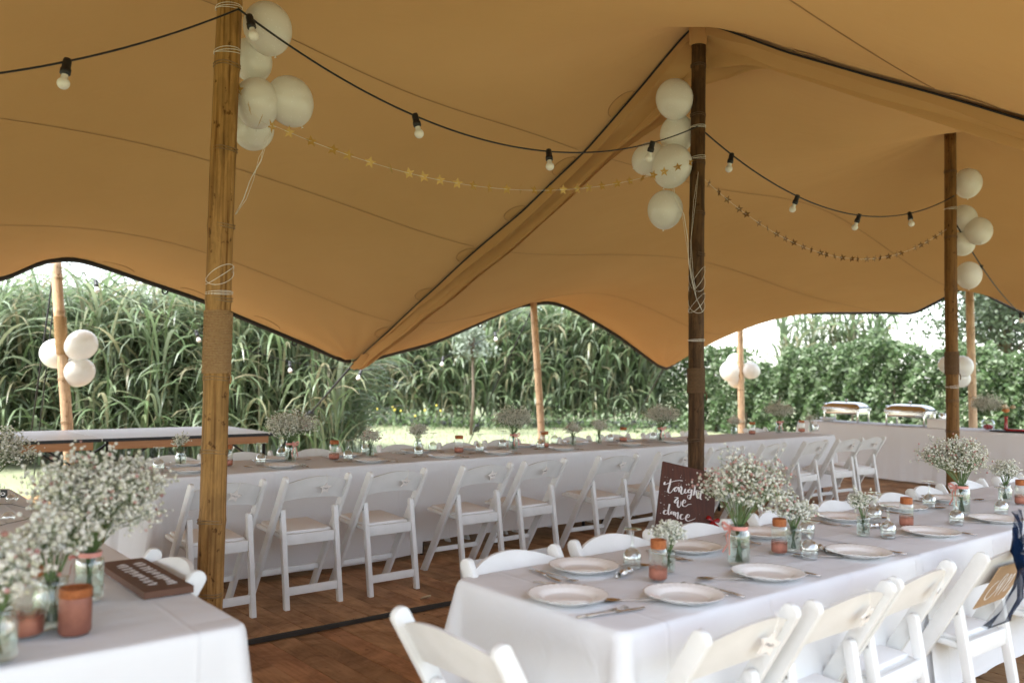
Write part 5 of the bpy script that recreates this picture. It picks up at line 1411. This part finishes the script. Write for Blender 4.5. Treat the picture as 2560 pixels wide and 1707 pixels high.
chafing((2115, 1030), 'left chromed chafing dish with domed lid on the buffet', 0)
chafing((2275, 1045), 'right chromed chafing dish next to the slim brown pole on the buffet', 0)
def at_buf(px, ds): return st(at_s(px[0], px[1], s_b + ds))[1]
t_ = at_buf((2065, 1030), 0.2); o = thing('serving_dish', 'low white dish with red food at the left end of the buffet', 'dish', G(s_b + 0.25, t_, BT))
link('bowl', MB().lathe([(0.0, 0.004), (0.08, 0.004), (0.12, 0.05), (0.13, 0.055), (0.118, 0.05), (0.08, 0.012), (0.0, 0.012)], 24).mesh('bowl', M['porcelain'], True, fix=False), o)
link('food', MB().lathe([(0.0, 0.052), (0.06, 0.050), (0.11, 0.042)], 20).mesh('food', M['red'], True), o)
t_ = at_buf((2345, 1060), 0.12); o = thing('paper_box', 'plain white box on the buffet left of the slim brown pole', 'box', G(s_b + 0.15, t_, BT), ANG)
link('body', MB().box((0, 0, 0.055), (0.16, 0.26, 0.11)).mesh('body', M['card'], False, 0.004), o); link('lid', MB().box((0, 0, 0.117), (0.168, 0.268, 0.012)).mesh('lid', M['card'], False, 0.003), o)
t_ = at_buf((2357, 1030), 0.5); o = thing('steel_canister', 'steel canister half behind the slim brown pole on the buffet', 'canister', G(s_b + 0.5, t_, BT))
link('body', MB().lathe([(0, 0.002), (0.055, 0.002), (0.055, 0.17), (0.05, 0.18)], 20).mesh('body', M['chrome'], True), o); link('lid', MB().lathe([(0.056, 0.178), (0.056, 0.192), (0.0, 0.196)], 20).mesh('lid', M['chrome'], True), o)
t_ = at_buf((2470, 1060), 0.3); c_ = G(s_b + 0.3, t_, BT)
o = thing('fishbowl_vase', 'round glass vase with dark berries at the right of the buffet', 'vase', c_)
link('glass_body', MB().lathe([(0.0, 0.004)] + [(0.085 * math.sin(a), 0.080 - 0.080 * math.cos(a)) for a in np.linspace(0.35, 2.5, 10)], 22).mesh('glass_body', M['jarglass'], True, fix=False), o)
link('berries', MB().lathe([(0, 0.01), (0.05, 0.02), (0.066, 0.05), (0.05, 0.075), (0, 0.085)], 14).mesh('berries', M['red'], True), o)
o = thing('gypsophila_bouquet', 'pale loose gypsophila cloud on the buffet', 'bouquet', c_ + Vector((0, 0, 0.02)), 0.7, 'large gypsophila bouquets', 1.15)
for p in BQ[4]:
    k = link(p[0], p[1], o)
    if 'blossoms' in p[0]: k['kind'] = 'stuff'
t_ = at_buf((2515, 1060), 0.3); o = thing('rose_vase', 'slim red vase with orange and cream flowers at the right of the buffet', 'vase', G(s_b + 0.3, t_, BT))
link('neck', MB().lathe([(0, 0.002), (0.035, 0.002), (0.022, 0.05), (0.020, 0.17), (0.028, 0.20), (0.024, 0.20)], 16).mesh('neck', M['red'], True), o)
rd = random.Random(4)
for i in range(11):
    a = rd.uniform(0, 6.28); r = rd.uniform(0.0, 0.10); c = Vector((r * math.cos(a), r * math.sin(a), 0.26 + rd.uniform(-0.03, 0.06)))
    mb = MB()
    for q in range(3):
        rr = 0.034 - 0.009 * q
        mb.lathe([(0.004, 0), (rr, 0.010 + 0.004 * q), (rr * 0.9, 0.030 + 0.005 * q), (rr * 0.7, 0.036 + 0.005 * q)], 9, c, wob=lambda i_, a_: 0.12 * math.sin(3 * a_ + q))
    k = link('flower_head', mb.mesh('flower_head', [simple('orange rose', (0.55, 0.20, 0.06), 0.7), simple('cream rose', (0.65, 0.55, 0.38), 0.7), M['leafdry']][i % 3], True), o)
    link('stalk', MB().tube([(0, 0, 0.15), (c.x * 0.5, c.y * 0.5, 0.21), tuple(c)], 0.003, 5).mesh('stalk', M['stem']), k)
t_ = at_buf((2530, 1075), 0.15); o = thing('black_tray', 'black tray with red food at the right edge of the buffet', 'tray', G(s_b + 0.2, t_, BT), ANG)
link('tray', MB().box((0, 0, 0.010), (0.26, 0.50, 0.018)).mesh('tray', M['rubber'], False, 0.006), o)
link('food', MB().box((0, -0.05, 0.032), (0.18, 0.24, 0.026)).mesh('food', M['red'], True, 0.012, 3), o)

# ================================================================== vegetation
def blades(name, base, az, length, width, rise, droop, mat, nseg=7):
    """vectorised arching leaf ribbons"""
    n = len(base); u = np.linspace(0, 1, nseg + 1)[None, :, None]
    dirh = np.stack([np.cos(az), np.sin(az), np.zeros(n)], 1)[:, None]
    th0 = rise[:, None]; th = th0 - droop[:, None] * np.linspace(0, 1, nseg + 1)[None] ** 1.2
    step = (length / nseg)[:, None]
    ch = np.cumsum(np.concatenate([np.zeros((n, 1)), np.cos(th[:, :-1]) * step], 1), 1)
    cz = np.cumsum(np.concatenate([np.zeros((n, 1)), np.sin(th[:, :-1]) * step], 1), 1)
    P = base[:, None] + dirh * ch[..., None]; P[..., 2] += cz
    side = np.stack([-np.sin(az), np.cos(az), np.zeros(n)], 1)[:, None]
    prof = np.sin(np.pi * (0.12 + 0.86 * u[0, :, 0])) ** 0.6; prof[-1] = 0.02
    w = (width[:, None] * prof[None])[..., None] * 0.5
    tw = rng.uniform(-0.7, 0.7, n)[:, None, None]
    sd = side * np.cos(tw) + np.array([0, 0, 1.0]) * np.sin(tw)
    V = np.stack([P - sd * w, P + sd * w], 2).reshape(n, -1, 3)
    m_ = 2 * (nseg + 1); idx = np.arange(nseg) * 2
    f = np.stack([idx, idx + 1, idx + 3, idx + 2], 1)
    F = (f[None] + m_ * np.arange(n)[:, None, None]).reshape(-1, 4)
    return np_mesh(name, V.reshape(-1, 3), F, mat, True)
def tall_grass(label, xy, hts, leaves, width, llen):
    o = thing('tall_grass', label, 'tall grass'); o['kind'] = 'stuff'
    n = len(xy)
    sb_ = np.concatenate([xy, np.full((n, 1), -0.12)], 1)
    link('stems', blades('stems', sb_, rng.uniform(0, 6.28, n), hts * 0.95, np.full(n, width * 0.36), rng.uniform(1.42, 1.56, n), rng.uniform(0.0, 0.15, n), M['reedstem'], 4), o, kind='stuff')
    k = rng.integers(0, n, n * leaves); fr = rng.beta(1.15, 1.05, len(k)) * 0.92 + 0.02
    b = sb_[k].copy(); b[:, 2] += hts[k] * fr; b[:, :2] += rng.normal(0, 0.03, (len(k), 2))
    up = 1.32 + 0.14 * fr
    L = llen * rng.uniform(0.7, 1.25, len(k)) * (0.75 + 0.4 * fr)
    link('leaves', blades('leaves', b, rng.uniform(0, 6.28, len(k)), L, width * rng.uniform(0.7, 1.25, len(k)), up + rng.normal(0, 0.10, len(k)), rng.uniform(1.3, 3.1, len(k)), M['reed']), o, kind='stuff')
    return o
n = 900
x = rng.uniform(-11.5, -2.55, n); dpt = rng.uniform(0, 1, n) ** 1.2 * 3.4
yf = 12.5 + (x + 11) * 0.10
xy = np.stack([x - dpt * 0.05, yf + dpt + 0.15 * rng.normal(size=n)], 1)
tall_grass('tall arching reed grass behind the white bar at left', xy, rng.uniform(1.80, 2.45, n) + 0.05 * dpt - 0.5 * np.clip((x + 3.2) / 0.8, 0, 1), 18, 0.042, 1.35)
n = 700
x = rng.uniform(-6.0, 4.6, n); dpt = rng.uniform(0, 1, n) ** 1.2 * 3.0
xy = np.stack([x, 24.5 + 0.12 * np.abs(x + 1) + dpt], 1)
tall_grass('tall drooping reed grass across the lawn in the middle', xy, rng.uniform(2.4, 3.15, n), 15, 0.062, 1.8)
n = 90
xy = np.stack([rng.uniform(8.6, 12.2, n), rng.uniform(27, 29, n)], 1)
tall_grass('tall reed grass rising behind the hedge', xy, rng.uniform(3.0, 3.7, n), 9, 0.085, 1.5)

def leaf_cloud(name, pts, size, mat, nrm_up=0.35):
    n = len(pts); d = rng.normal(size=(n, 3)); d /= np.linalg.norm(d, axis=1)[:, None]
    e = rng.normal(size=(n, 3)); e[:, 2] += nrm_up; e -= (e * d).sum(1)[:, None] * d; e /= np.linalg.norm(e, axis=1)[:, None]
    g_ = np.cross(d, e); s_ = (size * rng.uniform(0.6, 1.3, n))[:, None]
    a = pts - d * s_ * 0.5; c = pts + d * s_ * 0.5; b = pts + e * s_ * 0.36 + g_ * s_ * 0.10; f = pts - e * s_ * 0.36 + g_ * s_ * 0.10
    V = np.stack([a, b, c, f], 1).reshape(-1, 3)
    F = (np.array([[0, 1, 2], [0, 2, 3]])[None] + 4 * np.arange(n)[:, None, None]).reshape(-1, 3)
    return np_mesh(name, V, F, mat, False)
def hedge(label, path, tops, depth, n, size):
    path = np.array(path, float); seg = np.linalg.norm(np.diff(path, axis=0), axis=1); cum = np.concatenate([[0], np.cumsum(seg)])
    u = rng.uniform(0, cum[-1], n); x = np.interp(u, cum, path[:, 0]); y = np.interp(u, cum, path[:, 1])
    top = np.interp(u, cum, tops) + 0.16 * np.sin(u * 3.1) + 0.10 * np.sin(u * 7.7 + 1) + 0.06 * np.sin(u * 17)
    z = -0.1 + (top + 0.1) * rng.uniform(0, 1, n) ** 0.85
    dd = np.abs(rng.normal(0, 0.33, n)) * depth; bulge = 0.18 * np.sin(u * 4.3 + z * 2.5) + 0.12 * np.sin(u * 9.1 - z * 5)
    tx = np.gradient(path[:, 0]); 
    k = np.clip(np.searchsorted(cum, u) - 1, 0, len(seg) - 1); tdir = (np.diff(path, axis=0) / seg[:, None])[k]; nrm = np.stack([-tdir[:, 1], tdir[:, 0]], 1)
    nrm *= np.sign(nrm[:, 1:2] + 1e-9)
    off = (dd + bulge)[:, None] * nrm
    rnd_ = 0.25 * np.clip((z - top + 0.35) / 0.35, 0, 1)
    P = np.stack([x + off[:, 0] + nrm[:, 0] * rnd_, y + off[:, 1] + nrm[:, 1] * rnd_, z], 1)
    o = thing('leafy_hedge', label, 'hedge', (path[0][0], path[0][1], -0.1)); P -= np.array([path[0][0], path[0][1], -0.1])
    link('foliage', leaf_cloud('foliage', P, np.full(n, size), M['hedge']), o, kind='stuff')
    mb = MB()
    for q in np.linspace(0.3, cum[-1] - 0.3, 14):
        a = Vector((float(np.interp(q, cum, path[:, 0])) - path[0][0], float(np.interp(q, cum, path[:, 1])) - path[0][1] + 0.4, 0))
        mb.tube([a, a + Vector((0.05, 0.02, 0.9)), a + Vector((-0.04, 0.05, 1.6))], [0.03, 0.02, 0.008], 5)
    link('stems', mb.mesh('stems', M['bark'], True), o, kind='stuff')
    return o
hedge('dense leafy green hedge closing the lawn at right', [(4.3, 25.6), (6.2, 23.2), (8.4, 20.8), (11, 19.2), (15, 18.6)], [2.95, 1.80, 2.45, 2.10, 2.3], 1.6, 36000, 0.135)
def tree(label, base, trunk, crown_c, crown_r, n, size, mat, seed, clumps=16, tr=0.09):
    r = np.random.default_rng(seed); o = thing('small_tree' if trunk < 2.5 else 'garden_tree', label, 'tree', base)
    mb = MB(); mb.tube([(0, 0, 0), (0.04, 0.02, trunk * 0.5), (0.0, 0.0, trunk), (0.05, 0.0, trunk + crown_r[2] * 0.9)], [tr, tr * 0.8, tr * 0.65, tr * 0.2], 8)
    link('trunk', mb.mesh('trunk', M['bark'], True), o)
    cc = np.array(crown_c); cl = r.normal(size=(clumps, 3)); cl /= np.linalg.norm(cl, axis=1)[:, None]; cl *= r.uniform(0.35, 1.0, clumps)[:, None]; cl = cc + cl * np.array(crown_r)
    mb = MB()
    for c in cl: mb.tube([(0, 0, trunk * 0.9), tuple((np.array((0, 0, trunk)) + c) / 2 + np.array((0, 0, 0.1))), tuple(c)], [tr * 0.4, tr * 0.22, 0.008], 5)
    link('limbs', mb.mesh('limbs', M['bark'], True), o)
    k = r.integers(0, clumps, n); P = cl[k] + r.normal(size=(n, 3)) * np.array(crown_r) * 0.24
    link('crown', leaf_cloud('crown', P, np.full(n, size), mat), o, kind='stuff')
    return o
tree('grey green airy tree at the far right behind the hedge', (14.0, 24.5, -0.1), 2.6, (0, 0, 3.9), (2.3, 1.8, 2.0), 9000, 0.13, M['tree'], 5, 26, 0.13)
tree('second grey green tree beyond the right edge', (17.5, 23.5, -0.1), 2.6, (0, 0, 3.9), (2.0, 1.8, 2.0), 6000, 0.13, M['tree'], 8, 22, 0.13)
q = at_y(1178, 1045, 21.5)
tree('slender young tree with silvery leaves before the middle tall grass', (q.x, q.y, -0.12), 2.0, (0, 0, 2.35), (0.62, 0.5, 0.45), 900, 0.10, M['silver'], 9, 14, 0.045)
# low plants with yellow flowers at the foot of the middle grass
n = 1500; xx = rng.uniform(-5.5, 5.0, n); P = np.stack([xx, 23.9 + rng.normal(0, 0.35, n), -0.1 + np.abs(rng.normal(0, 0.28, n))], 1)
o = tag(link('low_herbs', leaf_cloud('low_herbs', P, np.full(n, 0.12), M['hedge']), kind='stuff'), 'low weeds along the foot of the middle tall grass', 'weeds')
for i, (x0, w0) in enumerate(((985, 'left'), (1062, 'right'))):
    q = at_y(x0, 1030, 22.8); o = thing('yellow_flowers', w0 + ' clump of yellow flowers on the lawn edge', 'flowers', (q.x, q.y, -0.12), 0, 'yellow flower clumps')
    mb = MB(); rd = random.Random(i)
    mh = MB()
    for k in range(5):
        a, b = rd.gauss(0, 0.22), rd.gauss(0, 0.15); h = rd.uniform(0.35, 0.75)
        mb.tube([(a * 0.5, b * 0.5, 0), (a, b, h)], 0.006, 4); mh.add(ICV * 0.028 + np.array((a, b, h)), icf)
    link('stalks', mb.mesh('stalks', M['stem']), o); link('flower_heads', mh.mesh('flower_heads', M['yellow']), o, kind='stuff')
# short lawn blades where the lawn is nearest
n = 12000
xx = rng.uniform(-12, 9, n); yy = rng.uniform(8.5, 24, n)
dv = np.stack([xx, yy], 1) - np.array([ORG.x, ORG.y]); tt = dv @ np.array([BX.x, BX.y])
keep = tt > 9.25; xx, yy = xx[keep], yy[keep]; n = len(xx)
o = tag(link('grass_blades', blades('grass_blades', np.stack([xx, yy, np.full(n, -0.13)], 1), rng.uniform(0, 6.28, n), rng.uniform(0.06, 0.12, n), np.full(n, 0.014), rng.uniform(0.9, 1.5, n), rng.uniform(0.2, 1.0, n), M['lawnblade'], 2), kind='stuff'), 'short mown grass blades on the lawn', 'grass')
